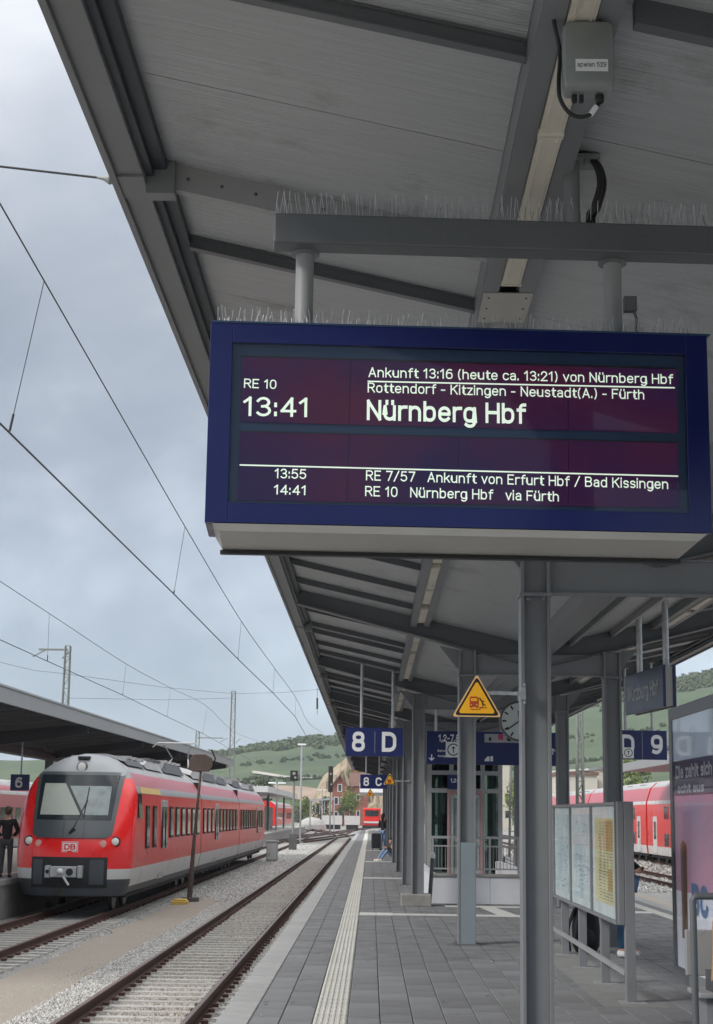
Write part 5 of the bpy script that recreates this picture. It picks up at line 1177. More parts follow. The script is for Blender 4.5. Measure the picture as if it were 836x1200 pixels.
dp = P(372, 822, 150); b = MB(); b.tube([P(372, 806, 150), P(372, 838, 150)], .02, 5); b.tube([P(372, 818, 150), P(372, 831, 150)], .09, 8); tag(b.build('wire_insulator', wire), 'dark hanging insulator high beside the canopy edge', 'insulator')
# ------------------------------------------------------------ trackside things
pp_ = thing('trackside_post', (-5.35, 49, -.95), 'rusty leaning post with a brown six sided board in front of the red train', 'signal post')
a = P(222, 1052, 49); b_ = P(236, 900, 49)
m = MB(); m.tube([(a.x, 49, -.98), ((a.x+b_.x)/2-.02, 49, 1.0), (b_.x, 49, b_.z)], [.085, .05, .035], 10); m.build('post_shaft', rustD, pp_, smooth=True)
c = P(235, 895, 48.9); m = MB(); s = 49/1900*1.12
m.prism([(-13*s, -6*s), (-11*s, 6*s), (-6*s, 10*s), (5*s, 10*s), (12*s, 6*s), (13*s, -3*s), (9*s, -8*s), (-8*s, -8*s)], lambda u, v, w_: (c.x+u, c.y+w_, c.z+v), .16); m.build('board', mat('brown_board', (.075, .052, .042), .8, var=.2, scale=5), pp_, bevel=.02)
m = MB(); m.box(a.x-.2, a.x+.28, 48.8, 49.2, -.98, -.80); m.build('post_footing', concD, pp_)
m = MB(); m.tube([(b_.x+.35, 49, b_.z), (b_.x+.42, 49, b_.z+.3), (b_.x+.3, 49, b_.z+.55)], .025, 6); m.build('side_rod', black, pp_)
m = MB(); yq = P(211, 1057, 47.5); m.box(yq.x-.24, yq.x+.24, 47.3, 47.7, -.95, -.82); m.box(yq.x-.18, yq.x+.2, 47.35, 47.65, -.82, -.77); o = m.build('trackside_box', mat('old_yellow', (.62, .42, .10), .6, var=.2), bevel=.02); tag(o, 'low dull yellow box on the ballast at the foot of the rusty post', 'box')
cq = P(319, 1007, 91); cb = thing('signal_cabinet', (cq.x, 91, -.95), 'pale grey cabinet beside the tail of the red train', 'cabinet')
m = MB(); m.box(cq.x-.32, cq.x+.3, 90.8, 91.3, -.95, .16); m.build('cabinet_body', greyTr, cb, bevel=.02); m = MB(); m.box(cq.x-.36, cq.x+.34, 90.75, 91.35, .161, .22); m.build('cabinet_roof', whiteS, cb); m = MB(); m.box(cq.x-.27, cq.x+.25, 90.785, 90.799, -.8, .08); m.build('cabinet_door', whiteS, cb)
def signal(px, py_top, Y, label, base=True, tall=1.6, w=.9):
    tp = P(px, py_top, Y); t = thing('rail_signal', (tp.x, Y, -1), label, 'signal')
    m = MB(); m.tube([(tp.x, Y, -1), (tp.x, Y, tp.z-tall+.1)], .09, 8); m.build('signal_mast', mastM, t)
    m = MB(); m.box(tp.x-w/2, tp.x+w/2, Y-.15, Y+.15, tp.z-tall, tp.z); m.build('signal_head', blk, t)
    if base: m = MB(); m.box(tp.x-.28, tp.x+.28, Y-.3, Y+.3, -1, .25); m.build('signal_box', concD, t)
    m = MB(); m.lathe((tp.x, Y-.17, tp.z-tall*.3), [(.12, 0), (.1, .03)], 'Y', 10); m.lathe((tp.x+.1, Y-.17, tp.z-tall*.7), [(.1, 0), (.08, .03)], 'Y', 10); m.build('signal_lens', steelL, t)
signal(345, 903, 120, 'small square headed signal on a thin mast beyond the red train', True, .75, .55)
signal(388, 898, 190, 'tall black signal with a long head in front of the brick house', False, 3.0, .55)
def lamp(px, pyt, Y, label, double=True, zb=-1):
    tp = P(px, pyt, Y); t = thing('lamp_post', (tp.x, Y, zb), label, 'lamp post')
    m = MB(); m.tube([(tp.x, Y, zb), (tp.x, Y, tp.z)], .09, 8); m.build('lamp_pole', galv, t)
    for s_ in ((-1, 1) if double else (0,)):
        m = MB(); m.box(tp.x+s_*.5-.38, tp.x+s_*.5+.38, Y-.2, Y+.2, tp.z-.02, tp.z+.12)
        if s_: m.bar((tp.x, Y, tp.z-.1), (tp.x+s_*.3, Y, tp.z+.02), .06)
        m.build('lamp_head', white, t)
lamp(325, 918, 165, 'double headed lamp post above the small white shelter'); lamp(354, 873, 150, 'tall thin lamp post with one flat white head beyond the tracks', False)
lamp(452, 866, 0.1+320, 'distant lamp post half hidden by the platform signs', False)
lamp(378, 926, 300, 'pale double headed lamp post near the white tent')
m = MB(); g0 = P(364, 938, 260); g1 = P(392, 936, 260)
gt = thing('sign_gantry', (g0.x, 260, -1), 'pale gantry frame across the yard tracks left of the brick house', 'gantry')
m.bar(g0, g1, .3, .3); m.bar((g0.x, 260, g0.z), (g0.x, 260, -1), .2, .2, (0, 1, 0)); m.bar((g1.x, 260, g1.z), (g1.x, 260, -1), .2, .2, (0, 1, 0)); m.build('gantry_frame', galv, gt)
for i in range(4): m = MB(); x = g0.x+.8+i*.75; m.box(x-.05, x+.05, 259.9, 260, g0.z-2.0, g0.z-.15); m.build('gantry_hanger', galv, gt)
# tent, wagons, wall
tn = P(366, 950, 280); m = MB(); m.ell((tn.x, 280, -.9), (2.6, 2.5, 2.1), 14, 8); o = m.build('white_tent', mat('tent_cloth', (.36, .355, .34), .7, var=.12, scale=1)); tag(o, 'rounded white heap or tent in the far yard left of the brick house', 'tent')
for i, (px0, px1, mt_, lab) in enumerate(((378, 403, whiteS, 'low white wagon in the yard in front of the brick house'), (404, 424, whiteS, 'second low white wagon right of the first, below the house'))):
    a = P(px0, 958, 290); b2 = P(px1, 958, 290); t = thing('flat_wagon', (a.x, 290, -1), lab, 'wagon')
    m = MB(); m.box(a.x, b2.x-.3, 290, 292.5, -.1, 1.5); m.build('wagon_body', mt_, t); m = MB(); m.box(a.x+.3, b2.x-.6, 290.1, 292.4, -.9, -.1); m.build('wagon_chassis', under, t)
# ------------------------------------------------------------ brick house
HY = 420; a = P(389, 966, HY); b_ = P(424, 966, HY); hs = thing('brick_house', (a.x, HY, -1), 'red brick railway house with a gabled front wing below the earth bank', 'house')
zt3 = P(400, 921, HY).z; xm = a.x+(b_.x-a.x)*.50
m = MB(); m.box(xm+.01, b_.x+1.5, HY+1.5, HY+11, -1, zt3); m.build('wall', brick, hs)
m = MB(); m.prism([(0, -1), (xm-a.x, -1), (xm-a.x, zt3), ((xm-a.x)/2, zt3+2.4), (0, zt3)], lambda u, v, w_: (a.x+u, HY+w_, v), 10); m.build('gable_wall', brick, hs)
m = MB(); w2 = (xm-a.x)/2; xm2 = a.x+w2
m.bar((a.x-.4, HY+4.8, zt3-.2), (xm2, HY+4.8, zt3+2.75), 11, .25, (0, 0, 1)); m.bar((xm+.4, HY+4.8, zt3-.2), (xm2, HY+4.8, zt3+2.75), 11, .25, (0, 0, 1)); m.build('gable_roof', slate, hs)
m = MB(); m.prism([(-.5, zt3+.02), (10.2, zt3+.02), (7, zt3+3.6), (3, zt3+3.6)], lambda u, v, w_: (xm+.45+w_, HY+1.5+u, v), b_.x-xm+1.5); m.build('roof', slate, hs)
m = MB(); m.box(b_.x-2.4, b_.x-1.4, HY+5, HY+6, zt3+3.3, zt3+5); m.build('chimney', brick, hs)
for (u, z) in ((.28, .25), (.72, .25), (.28, .62), (.72, .62), (.5, .95)):
    x = a.x+2*w2*u; z_ = -1+(zt3+1)*z; m = MB(); m.box(x-.62, x+.62, HY-.08, HY+.0, z_-1.0, z_+1.0); f = m.build('window', whiteS, hs); m = MB(); m.box(x-.38, x+.38, HY-.12, HY-.081, z_-.8, z_+.8); m.build('pane', glassD, f)
for (u, z) in ((.3, .3), (.75, .3), (.3, .72), (.75, .72)):
    x = xm+(b_.x-xm)*u; z_ = -1+(zt3+1)*z; m = MB(); m.box(x-.5, x+.5, HY+1.42, HY+1.499, z_-.8, z_+.8); f = m.build('window', whiteS, hs); m = MB(); m.box(x-.32, x+.32, HY+1.38, HY+1.419, z_-.62, z_+.62); m.build('pane', glassD, f)
# ------------------------------------------------------------ hills
RID = [(-600, 905), (-200, 892), (100, 890), (200, 890), (250, 887), (290, 880), (330, 874), (370, 867), (400, 866), (450, 862), (520, 850), (600, 838), (680, 824), (740, 812), (790, 799), (836, 789), (900, 780), (1200, 770), (1700, 800)]
def rid(px): return lerp_tab(RID, px)+2.0*noise.noise((px*.02, 0, 3))
D0, D1 = 520, 1050
def hp(px, s, lift=0.0):
    D = D0+(D1-D0)*s; y0 = 955+2.8*1900/D0; py = y0+(rid(px)-y0)*(1-(1-s)**1.25)
    p = P(px, py, D); n = noise.noise((p.x*.006, D*.008, 0))*7*math.sin(math.pi*min(1, s*1.0)); p.z += n+lift; 
    if s <= 0: p.z = -1.3
    return p
vine = bpy.data.materials.new('vineyard'); vine.use_nodes = True; t_ = vine.node_tree; bs = t_.nodes['Principled BSDF']; bs.inputs['Roughness'].default_value = .95
tcn = N(t_, 'ShaderNodeTexCoord'); wv = N(t_, 'ShaderNodeTexWave', inp={'Scale': .22, 'Distortion': 2.0, 'Detail': 3.0}); mpv = N(t_, 'ShaderNodeMapping'); mpv.inputs['Rotation'].default_value = (0, 0, .35); t_.links.new(tcn.outputs['Object'], mpv.inputs[0]); t_.links.new(mpv.outputs[0], wv.inputs['Vector'])
vo = N(t_, 'ShaderNodeTexVoronoi', inp={'Scale': .009}); t_.links.new(tcn.outputs['Object'], vo.inputs['Vector'])
nv = N(t_, 'ShaderNodeTexNoise', inp={'Scale': .05, 'Detail': 8.0}); t_.links.new(tcn.outputs['Object'], nv.inputs['Vector'])
r1 = ramp(t_, [(.1, (.022, .045, .020)), (.9, (.075, .105, .050))], wv.outputs[0]); r2_ = ramp(t_, [(.35, (.75, .85, .8)), (.65, (1.2, 1.15, 1.05))], nv.outputs[0]); r3 = ramp(t_, [(0, (.8, .9, .9)), (1, (1.2, 1.12, 1.0))], vo.outputs['Color'])
x1_ = N(t_, 'ShaderNodeMix', data_type='RGBA', blend_type='MULTIPLY'); x1_.inputs[0].default_value = 1; t_.links.new(r1.outputs[0], x1_.inputs[6]); t_.links.new(r2_.outputs[0], x1_.inputs[7])
x2_ = N(t_, 'ShaderNodeMix', data_type='RGBA', blend_type='MULTIPLY'); x2_.inputs[0].default_value = 1; t_.links.new(x1_.outputs[2], x2_.inputs[6]); t_.links.new(r3.outputs[0], x2_.inputs[7]); t_.links.new(x2_.outputs[2], bs.inputs['Base Color'])
m = MB(); pxs = [-600+2300*i/150 for i in range(151)]
m.grid([[hp(px, s/22) for px in pxs] for s in range(23)]+[[Vector((hp(px, 1).x*1.1, 1400, 10)) for px in pxs]]); hill = struct(m, 'vineyard_hill', vine, smooth=True)
def hband(name, mt_, px0, px1, f0, f1, lift=.8):
    m = MB(); n = 30; rws = []
    for k in range(3):
        rws.append([hp(px0+(px1-px0)*i/n, lerp_tab(f0, px0+(px1-px0)*i/n)*(1-k/2)+lerp_tab(f1, px0+(px1-px0)*i/n)*k/2, lift) for i in range(n+1)])
    m.grid(rws); return struct(m, name, mt_)
earth = mat('bare_earth', (.27, .20, .15), .95, var=.25, scale=.05, detail=9); road = mat('hill_road', (.34, .32, .28), .9, var=.15, scale=.05)
hband('hill_road', road, 296, 430, [(296, .62), (360, .50), (430, .42)], [(296, .645), (360, .525), (430, .445)])
hband('hill_road', road, 640, 860, [(640, .30), (860, .33)], [(640, .318), (860, .348)])
hband('earth_terrace', earth, 180, 400, [(180, .14), (300, .28), (400, .18)], [(180, .20), (300, .37), (400, .25)], .5)
# forest along the ridge and bushes at the foot: real leafy clumps
def clump_mesh(name, seed, mt_):
    rnd = random.Random(seed); b = MB()
    for i in range(130):
        while True:
            v = Vector((rnd.uniform(-1, 1), rnd.uniform(-1, 1), rnd.uniform(-.8, 1)))
            if .35 < v.length < 1: break
        s = rnd.uniform(.16, .32); n = v.normalized()+Vector((rnd.uniform(-.6, .6), rnd.uniform(-.6, .6), rnd.uniform(-.2, .8))); n.normalize(); a = n.orthogonal().normalized(); c_ = n.cross(a); q = rnd.uniform(0, 3)
        pts = [v+(a*math.cos(q+k*1.57)+c_*math.sin(q+k*1.57))*s*rnd.uniform(.7, 1.1)+n*rnd.uniform(-.05, .05) for k in range(4)]; b.add(pts, [(0, 1, 2, 3)])
    return b.mesh(name, mt_)
def tree(px, py, Y, r, h, label, lm=leafM, seed=0, group=None):
    c = P(px, py, Y); t = thing('tree', (c.x, Y, -1), label, 'tree', group)
    z0 = -1 if Y < 600 else c.z-h
    t.location.z = z0
    m = MB(); m.tube([(c.x, Y, z0), (c.x+.1*r, Y, z0+(c.z-z0)*.5), (c.x, Y, c.z)], [r*.14, r*.1, r*.04], 7)
    for k in range(4): a = k*1.6+seed; m.tube([(c.x, Y, z0+(c.z-z0)*.45), (c.x+r*.6*math.cos(a), Y+r*.6*math.sin(a), c.z+r*.1*k)], [r*.05, r*.02], 5)
    m.build('trunk', barkM, t)
    rnd = random.Random(seed); b = MB()
    for i in range(9):
        o_ = Vector((rnd.uniform(-.6, .6), rnd.uniform(-.6, .6), rnd.uniform(-.5, .6)))*r; s = r*rnd.uniform(.35, .6)
        for j in range(90):
            v = Vector((rnd.gauss(0, 1), rnd.gauss(0, 1), rnd.gauss(0, 1))).normalized()*rnd.uniform(.5, 1)*s; p = c+o_+v
            n = Vector((rnd.uniform(-1, 1), rnd.uniform(-1, 1), rnd.uniform(0, 1))).normalized(); a = n.orthogonal(); a.normalize(); cc = n.cross(a); ls = r*.085
            b.add([p+a*ls, p+cc*ls*.7, p-a*ls, p-cc*ls*.7], [(0, 1, 2, 3)])
    b.build('crown', lm, t)
clumps = [clump_mesh('leaf_clump', s, leafM) for s in range(4)]
fb = MB(); rnd = random.Random(11)
def add_clump(b, src, p, r, rz):
    o = len(b.v); cs, sn = math.cos(rz), math.sin(rz)
    for v in src.vertices: x, y, z = v.co; b.v.append((p.x+(x*cs-y*sn)*r, p.y+(x*sn+y*cs)*r, p.z+z*r*1.05))
    b.f += [tuple(i+o for i in f.vertices) for f in src.polygons]; b.m += [0]*len(src.polygons)
for i in range(1100):
    px = rnd.uniform(140, 900); s = 1-abs(rnd.gauss(0, .07)) if px > 300 else 1-abs(rnd.gauss(0, .03)); s = max(.78, min(1, s)); r = rnd.uniform(2, 3.8)
    add_clump(fb, clumps[i % 4], hp(px, s)+Vector((0, 0, r*.3)), r, rnd.uniform(0, 6))
tag(fb.build('ridge_wood', leafM), kind='stuff')
fb = MB()
for i in range(1000):
    px = rnd.uniform(150, 900); s = rnd.choice([rnd.uniform(.0, .12), rnd.uniform(.0, .16), .40+.00012*px+rnd.gauss(0, .006), .60-.00015*px+rnd.gauss(0, .006), .78-.0002*px+rnd.gauss(0, .008)]); r = rnd.uniform(.7, 2.1)
    add_clump(fb, clumps[i % 4], hp(px, s)+Vector((0, 0, r*.2)), r, rnd.uniform(0, 6))
tag(fb.build('hillside_bushes', leafM), kind='stuff')
# earth bank above the brick house
m = MB(); rws = []
for k, (py0, Y) in enumerate(((962, 440), (925, 452), (905, 462), (888, 470), (884, 480), (930, 520))):
    rws.append([P(364+i*4+(k*.8), 962+(lerp_tab([(364, 934), (376, 909), (392, 897), (404, 887), (440, 884)], 364+i*4)-962)*min(1, k/3.6)+2.2*noise.noise((i*.9, k, 0)), Y+9*noise.noise((i*.6, k*.7, 4))) for i in range(22)])
m.grid(rws); struct(m, 'earth_bank', mat('earth_bank_soil', (.30, .24, .17), .95, var=.3, scale=.12, detail=9, bump=.5, dirt=((.10, .12, .05), .15, .55)))
tree(412, 938, 405, 3.2, 8, 'fresh green tree in front of the brick house', leafL, 3)
tree(414, 906, 445, 2.8, 6, 'bright green bush on the earth bank above the brick house roof', leafL, 4)
tree(402, 950, 380, 1.6, 5, 'small dark shrub before the brick house', leafM, 9)
for i, (px, py, Y, r, lab) in enumerate(((300, 935, 330, 4, 'dark tree behind the shelter roof beyond the red train'), (352, 945, 350, 2.5, 'low dark tree behind the thin lamp post'), (376, 947, 360, 2.6, 'low dark tree between gantry and brick house'), (745, 912, 300, 4.5, 'dull green tree above the red coaches on the right'), (690, 925, 320, 4, 'green tree above the coaches behind the info boards'), (610, 930, 300, 4, 'tree behind the lattice mast beyond the lift'))):
    tree(px, py, Y, r, 8, lab, leafM if i % 2 == 0 else leafL, 20+i)
# distant pale buildings on the right under the hill
pbm = mat('pale_render', (.50, .47, .40), .85, var=.08, scale=.3)
for i, (px0, px1, py, Y, lab) in enumerate(((560, 600, 893, 330, 'pale far building seen beyond the lift tower'), (655, 700, 908, 300, 'long cream building above the grey train roofs'), (702, 738, 902, 310, 'cream building with flat roof behind the right column'), (240, 262, 926, 380, 'pale distant building behind the red train roof'))):
    a = P(px0, py, Y); b_ = P(px1, py, Y); t = thing('distant_building', (a.x, Y, -1), lab, 'building')
    m = MB(); m.box(a.x, b_.x, Y, Y+12, -1, a.z); m.build('wall', pbm, t); m = MB(); m.box(a.x-.3, b_.x+.3, Y-.4, Y+12.4, a.z, a.z+.6); m.build('roof', slate if i % 2 else roofM, t)
    n = 4
    for k in range(n):
        for z in (2.2, 5.4):
            if z > a.z-1: continue
            x = a.x+(b_.x-a.x)*(k+.5)/n; m = MB(); m.box(x-.5, x+.5, Y-.06, Y, z-.7, z+.7); m.build('window', glassD, t)
rc_ = thing('right_platform_roof', (14.5, 80, 0), 'low flat roof of the next platform seen below the D 9 sign', 'canopy')
a = P(742, 900, 88); m = MB(); m.box(a.x, a.x+6, 70, 92, a.z-.1, a.z+.35); m.build('roof_slab', steelL, rc_)
for y in (74, 90): m = MB(); m.box(a.x+2.9, a.x+3.1, y-.1, y+.1, -1, a.z-.1); m.build('roof_post', steelD, rc_)
# a wooden pallet stack / buffer scene beyond the right platform
bf = thing('red_white_fence', (13, 88, -1), 'white boards and red lattice barrier beyond the lift tower', 'barrier')
m = MB(); 
for z in (-.4, .0, .4): m.box(8.2, 10.6, 88, 88.06, z, z+.22)
m.build('white_board', whiteS, bf)
m = MB()
for i in range(9): x = 8.6+i*.4; m.bar((x, 89, -.9), (x+1.2, 89, 2.1), .06); m.bar((x+1.2, 89.1, -.9), (x, 89.1, 2.1), .06)
m.build('red_lattice', redR, bf)
# ------------------------------------------------------------ people
def skinned(name, J, E, rad, mt_, parent, sub=2, root=0):
    names = list(J); idx = {n: i for i, n in enumerate(names)}
    me = bpy.data.meshes.new(name); me.from_pydata([tuple(J[n]) for n in names], [(idx[a], idx[b]) for a, b in E], [])
    o = bpy.data.objects.new(name, me); COL.objects.link(o); md = o.modifiers.new('s', 'SKIN'); 
    if not me.skin_vertices: 
        bm = bmesh.new(); bm.from_mesh(me); bm.verts.layers.skin.verify(); bm.to_mesh(me); bm.free()
    for n, i in idx.items():
        r = rad[n]; r = (r, r) if not isinstance(r, tuple) else r
        me.skin_vertices[0].data[i].radius = r; me.skin_vertices[0].data[i].use_root = (i == root)
    md.use_smooth_shade = True
    s = o.modifiers.new('u', 'SUBSURF'); s.levels = sub; s.render_levels = sub
    bpy.context.view_layer.update()
    m2 = bpy.data.meshes.new_from_object(o.evaluated_get(bpy.context.evaluated_depsgraph_get()))
    bpy.data.objects.remove(o); m2.materials.clear(); m2.materials.append(mt_); m2.name = name
    for p in m2.polygons: p.use_smooth = True
    o = bpy.data.objects.new(name, m2); COL.objects.link(o); o.parent = parent; return o
def person(loc, rz, label, pose='stand', top=cBlack, legs=cGrey, shoes=blk, hair=hairD, hairlen=.0, scale=1.0, lean=0, over=None):
    t = thing('person', loc, label, 'person'); t.rotation_euler.z = rz; t.scale = (scale,)*3
    J = {'pelvis': (0, 0, .95), 'waist': (0, 0, 1.10), 'chest': (0, 0, 1.30), 'upper': (0, .0, 1.42), 'neck': (0, -.01, 1.50), 'jaw': (0, -.03, 1.57), 'skull': (0, -.015, 1.66), 'crown': (0, .0, 1.72), 'nose': (0, -.105, 1.63)}
    for s, k in ((-1, 'l'), (1, 'r')):
        J.update({k+'sh': (s*.17, 0, 1.42), k+'el': (s*.23, .03, 1.15), k+'wr': (s*.24, -.06, .92), k+'pm': (s*.24, -.08, .86), k+'hip': (s*.09, 0, .90), k+'kn': (s*.10, -.02, .50), k+'an': (s*.11, .02, .09), k+'to': (s*.13, -.15, .035)})
    if pose == 'ground':      # sitting on the ground, knees drawn up
        dz = -.83
        for n in ('pelvis', 'waist', 'chest', 'upper', 'neck', 'jaw', 'skull', 'crown', 'nose', 'lsh', 'rsh'):
            x, y, z = J[n]; J[n] = (x, y-(z-.95)*.35, z+dz-(z-.95)*.1)
        for s, k in ((-1, 'l'), (1, 'r')):
            J.update({k+'hip': (s*.09, -.02, .11), k+'kn': (s*.12, -.45, .48 if s < 0 else .42), k+'an': (s*.12, -.72, .09), k+'to': (s*.13, -.90, .04), k+'el': (s*.25, -.32, .32), k+'wr': (s*.10, -.48, .50), k+'pm': (s*.06, -.53, .52)})
    if pose == 'seat':
        dz = -.48
        for n in ('pelvis', 'waist', 'chest', 'upper', 'neck', 'jaw', 'skull', 'crown', 'nose', 'lsh', 'rsh'):
            x, y, z = J[n]; J[n] = (x, y-(z-.95)*.08, z+dz)
        for s, k in ((-1, 'l'), (1, 'r')):
            J.update({k+'hip': (s*.09, -.02, .46), k+'kn': (s*.12, -.46, .50), k+'an': (s*.12, -.48, .09), k+'to': (s*.13, -.66, .04), k+'el': (s*.24, -.05, .70), k+'wr': (s*.12, -.28, .60), k+'pm': (s*.09, -.34, .58)})
    if pose == 'phone':
        for s, k in ((-1, 'l'), (1, 'r')): J.update({k+'el': (s*.24, .0, 1.14), k+'wr': (s*.08, -.25, 1.20), k+'pm': (s*.05, -.31, 1.23)})
    if pose == 'pocket':
        for s, k in ((-1, 'l'), (1, 'r')): J.update({k+'el': (s*.28, -.02 if s < 0 else .05, 1.16), k+'wr': (s*.16, -.16, 1.05), k+'pm': (s*.10, -.20, 1.06)})
    E = [('pelvis', 'waist'), ('waist', 'chest'), ('chest', 'upper'), ('upper', 'neck'), ('neck', 'jaw'), ('jaw', 'skull'), ('skull', 'crown'), ('skull', 'nose')]
    rad = {'pelvis': (.13, .10), 'waist': (.12, .09), 'chest': (.14, .10), 'upper': (.10, .08), 'neck': .05, 'jaw': (.06, .07), 'skull': (.08, .095), 'crown': (.06, .075), 'nose': .013}
    for k in 'lr':
        E += [('upper', k+'sh'), (k+'sh', k+'el'), (k+'el', k+'wr'), (k+'wr', k+'pm'), ('pelvis', k+'hip'), (k+'hip', k+'kn'), (k+'kn', k+'an'), (k+'an', k+'to')]
        rad.update({k+'sh': .055, k+'el': .04, k+'wr': .027, k+'pm': (.036, .018), k+'hip': .08, k+'kn': .055, k+'an': .038, k+'to': .035})
    B = dict(J)
    for k in 'lr':
        pm_ = Vector(J[k+'pm']); d = (pm_-Vector(J[k+'wr'])).normalized(); sd = d.cross(Vector((0, 1, .3))).normalized()
        for f, (o_, l) in enumerate(((-.03, .07), (-.011, .082), (.009, .078), (.028, .062))):
            B[k+'f%d' % f] = pm_+sd*o_+d*.03; B[k+'g%d' % f] = pm_+sd*o_*1.15+d*l+Vector((0, 0, -.012)); rad[k+'f%d' % f] = .0095; rad[k+'g%d' % f] = .008; E += [(k+'pm', k+'f%d' % f), (k+'f%d' % f, k+'g%d' % f)]
        B[k+'th'] = pm_+sd*-.055+d*.0; rad[k+'th'] = .010; E += [(k+'wr', k+'th')]
    skinned('body', B, E, rad, skin, t)
    def sub(names, edges, grow, nm_, mt_, rt=0, over_=None):
        r = {n: (tuple(v+grow for v in rad[n]) if isinstance(rad[n], tuple) else rad[n]+grow) for n in names}
        if over_: r.update(over_)
        return skinned(nm_, {n: J[n] for n in names}, edges, r, mt_, t, 2, rt)
    up = ['waist', 'chest', 'upper', 'pelvis']+[k+n for k in 'lr' for n in ('sh', 'el', 'wr')]
    sub(up, [('pelvis', 'waist'), ('waist', 'chest'), ('chest', 'upper')]+[e for k in 'lr' for e in (('upper', k+'sh'), (k+'sh', k+'el'), (k+'el', k+'wr'))], .022, 'jacket', top)
    lo = ['pelvis']+[k+n for k in 'lr' for n in ('hip', 'kn', 'an')]
    sub(lo, [e for k in 'lr' for e in (('pelvis', k+'hip'), (k+'hip', k+'kn'), (k+'kn', k+'an'))], .016, 'trousers', legs)
    for k in 'lr':
        a, b_ = Vector(J[k+'an']), Vector(J[k+'to'])
        skinned('shoe', {'h': a+Vector((0, .045, -.04)), 'a': a+Vector((0, 0, -.035)), 'm': (a+b_)/2+Vector((0, 0, -.015)), 't': b_}, [('h', 'a'), ('a', 'm'), ('m', 't')], {'h': .045, 'a': .052, 'm': (.052, .045), 't': (.045, .035)}, shoes, t)
    sk = Vector(J['skull']); cr = Vector(J['crown']); d = (cr-sk).normalized()
    m = MB(); hd = sk+Vector((0, .02, .025)); rows = []
    m.ell(hd, (.098, .112, .118), 14, 9)
    if hairlen:
        m.tube([hd+Vector((0, .05, .03)), hd+Vector((0, .085, -.12)), hd+Vector((0, .08, -.12-hairlen))], [.09, .085, .04], 10)
    m.v = [v if not (v[1] < hd.y-.045 and v[2] < hd.z+.035) else (v[0], hd.y-.03, v[2]) for v in m.v]
    h = m.build('hair', hair, None, smooth=True); h.parent = t
    m = MB(); 
    for s in (-1, 1): m.ell(sk+Vector((s*.03, -.088, .0)), (.011, .008, .007), 8, 5)
    e_ = m.build('eyes', blk, None); e_.parent = t
    m = MB(); m.ell(sk+Vector((0, -.085, -.065)), (.022, .009, .006), 8, 5); e_ = m.build('mouth', mat('lips', (.35, .12, .10), .5), None); e_.parent = t
    m = MB()
    for s in (-1, 1): m.ell(sk+Vector((s*.088, .0, -.01)), (.012, .022, .032), 8, 5)
    e_ = m.build('ears', skin, None); e_.parent = t
    return t
q = P(6, 1025, 41.5)
person((q.x, 41.5, 0), R(190), 'person in black jacket and grey trousers seen from behind on the left platform', 'pocket', cBlack, cGrey, blk, hairB)
q = P(449, 992, 80)
person((q.x, 80, 0), R(150), 'woman with long hair and a black jacket standing beside a dark suitcase', 'phone', cBlack, jeansL, blk, hairD, .2)
q = P(441, 991, 79.5)
sc_ = thing('suitcase', (q.x, 79.5, 0), 'upright dark suitcase beside the standing woman down the platform', 'suitcase')
m = MB(); rbox(m, Vector((q.x, 79.4, .46)), .46, .72, .28, .08, .04); m.build('case_shell', cBlack, sc_, smooth=True)
m = MB(); m.tube([(q.x-.12, 79.6, .8), (q.x-.12, 79.6, 1.05), (q.x+.12, 79.6, 1.05), (q.x+.12, 79.6, .8)], .012, 6); m.build('pull_handle', galv, sc_)
for s_ in (-.17, .17): m = MB(); m.lathe((q.x+s_-.02, 79.5, .05), [(.05, 0), (.05, .04)], 'X', 12); m.build('wheel', black, sc_)
q = P(462, 1006, 61)
person((q.x+.12, 61, 0), R(-68), 'person in pale jeans and white shoes sitting on the platform against a column', 'ground', cBlack, jeansL, shoeW, hairD, .25)
m = MB(); m.ell((q.x+.28, 60.6, .18), (.24, .16, .2), 12, 8); bgq = m.build('shoulder_bag', cBlack, None, smooth=True); tag(bgq, 'dark soft bag on the ground beside the sitting person', 'bag')
q = P(735, 1114, 20.6)
person((q.x-.02, 20.6, 0), R(60), 'person in blue jeans and white trainers standing behind the timetable cases', 'pocket', cBlack, jeans, shoeW, hairB)
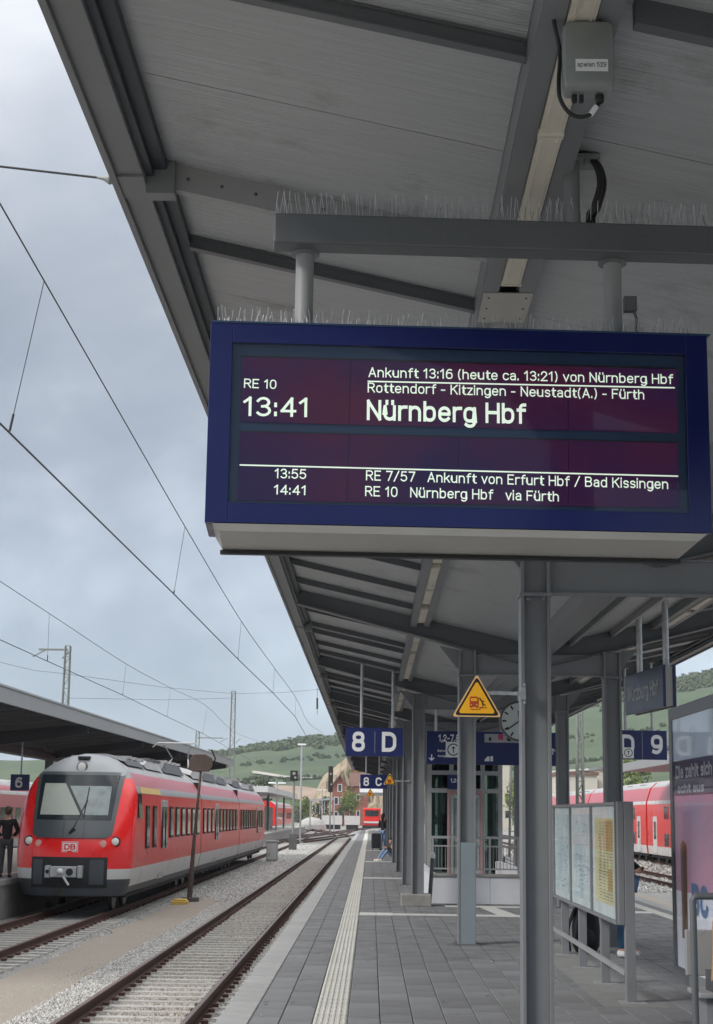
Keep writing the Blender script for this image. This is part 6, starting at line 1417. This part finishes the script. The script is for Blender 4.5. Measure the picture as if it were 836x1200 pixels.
# backpack beside them
q = P(687, 1112, 21.2)
bp_ = thing('backpack', (q.x, 21.2, 0), 'tall black backpack standing on the ground behind the timetable posts', 'backpack')
m = MB(); m.add([(0, 0, 0)], []); m = MB()
rows = []
for z, w_, d_ in ((.0, .13, .10), (.08, .17, .14), (.3, .18, .15), (.5, .16, .13), (.62, .11, .09), (.66, .03, .03)):
    rows.append([(q.x+w_*math.copysign(abs(math.cos(a))**.6, math.cos(a)), 21.2+d_*math.copysign(abs(math.sin(a))**.6, math.sin(a)), z+.01) for a in [i*math.pi/8 for i in range(16)]])
m.grid(rows, True); m.build('bag_body', cBlack, bp_, smooth=True)
m = MB(); m.tube(smooth_path([(q.x-.05, 21.06, .6), (q.x-.12, 20.98, .4), (q.x-.16, 21.02, .15)]), .02, 6); m.tube(smooth_path([(q.x-.15, 21.1, .55), (q.x-.24, 21.1, .3), (q.x-.22, 21.1, .02)]), .022, 6); m.build('shoulder_strap', cBlack, bp_)
m = MB(); m.ell((q.x-.02, 21.05, .2), (.12, .06, .12), 10, 6); m.build('front_pocket', cBlack, bp_, smooth=True)
# bench with a seated person cut by the right edge
q = P(848, 1022, 12.4)
person((q.x+.02, 12.55, 0), R(90), 'seated person with black hair and a tan coat cut off by the right picture edge', 'seat', tan, cGrey, blk, hairD, 0)
bn = thing('bench', (q.x+.2, 12.7, 0), 'metal bench carrying the seated person at the right edge', 'bench')
m = MB(); m.box(q.x-.2, q.x+1.4, 12.45, 12.9, .38, .42); m.build('seat', steelL, bn, bevel=.01); m = MB(); m.box(q.x-.2, q.x+1.4, 12.92, 12.96, .5, .85); m.build('backrest', steelL, bn, bevel=.01)
for x in (q.x-.1, q.x+1.3): m = MB(); m.box(x-.03, x+.03, 12.5, 12.95, 0, .38); m.build('leg', steel, bn)
# a traveller with a pink top seated near the coaches beyond the lift
q = P(592, 1000, 60)
person((q.x, 62, 0), R(-120), 'person in a pale top sitting on the platform beyond the stairwell railing', 'ground', mat('pale_cloth', (.55, .50, .50), .85), cGrey, blk, hairD, .1)
# ------------------------------------------------------------ air
hz_ = bpy.data.materials.new('haze'); hz_.use_nodes = True; t = hz_.node_tree; t.nodes.clear()
o_ = N(t, 'ShaderNodeOutputMaterial'); pv = N(t, 'ShaderNodeVolumePrincipled'); pv.inputs['Color'].default_value = (.86, .92, 1, 1); pv.inputs['Density'].default_value = .00016; pv.inputs['Anisotropy'].default_value = .2
t.links.new(pv.outputs[0], o_.inputs['Volume'])
m = MB(); m.box(-3010, 3010, -70, 4510, -2.6, 125); tag(m.build('haze', hz_), kind='stuff')
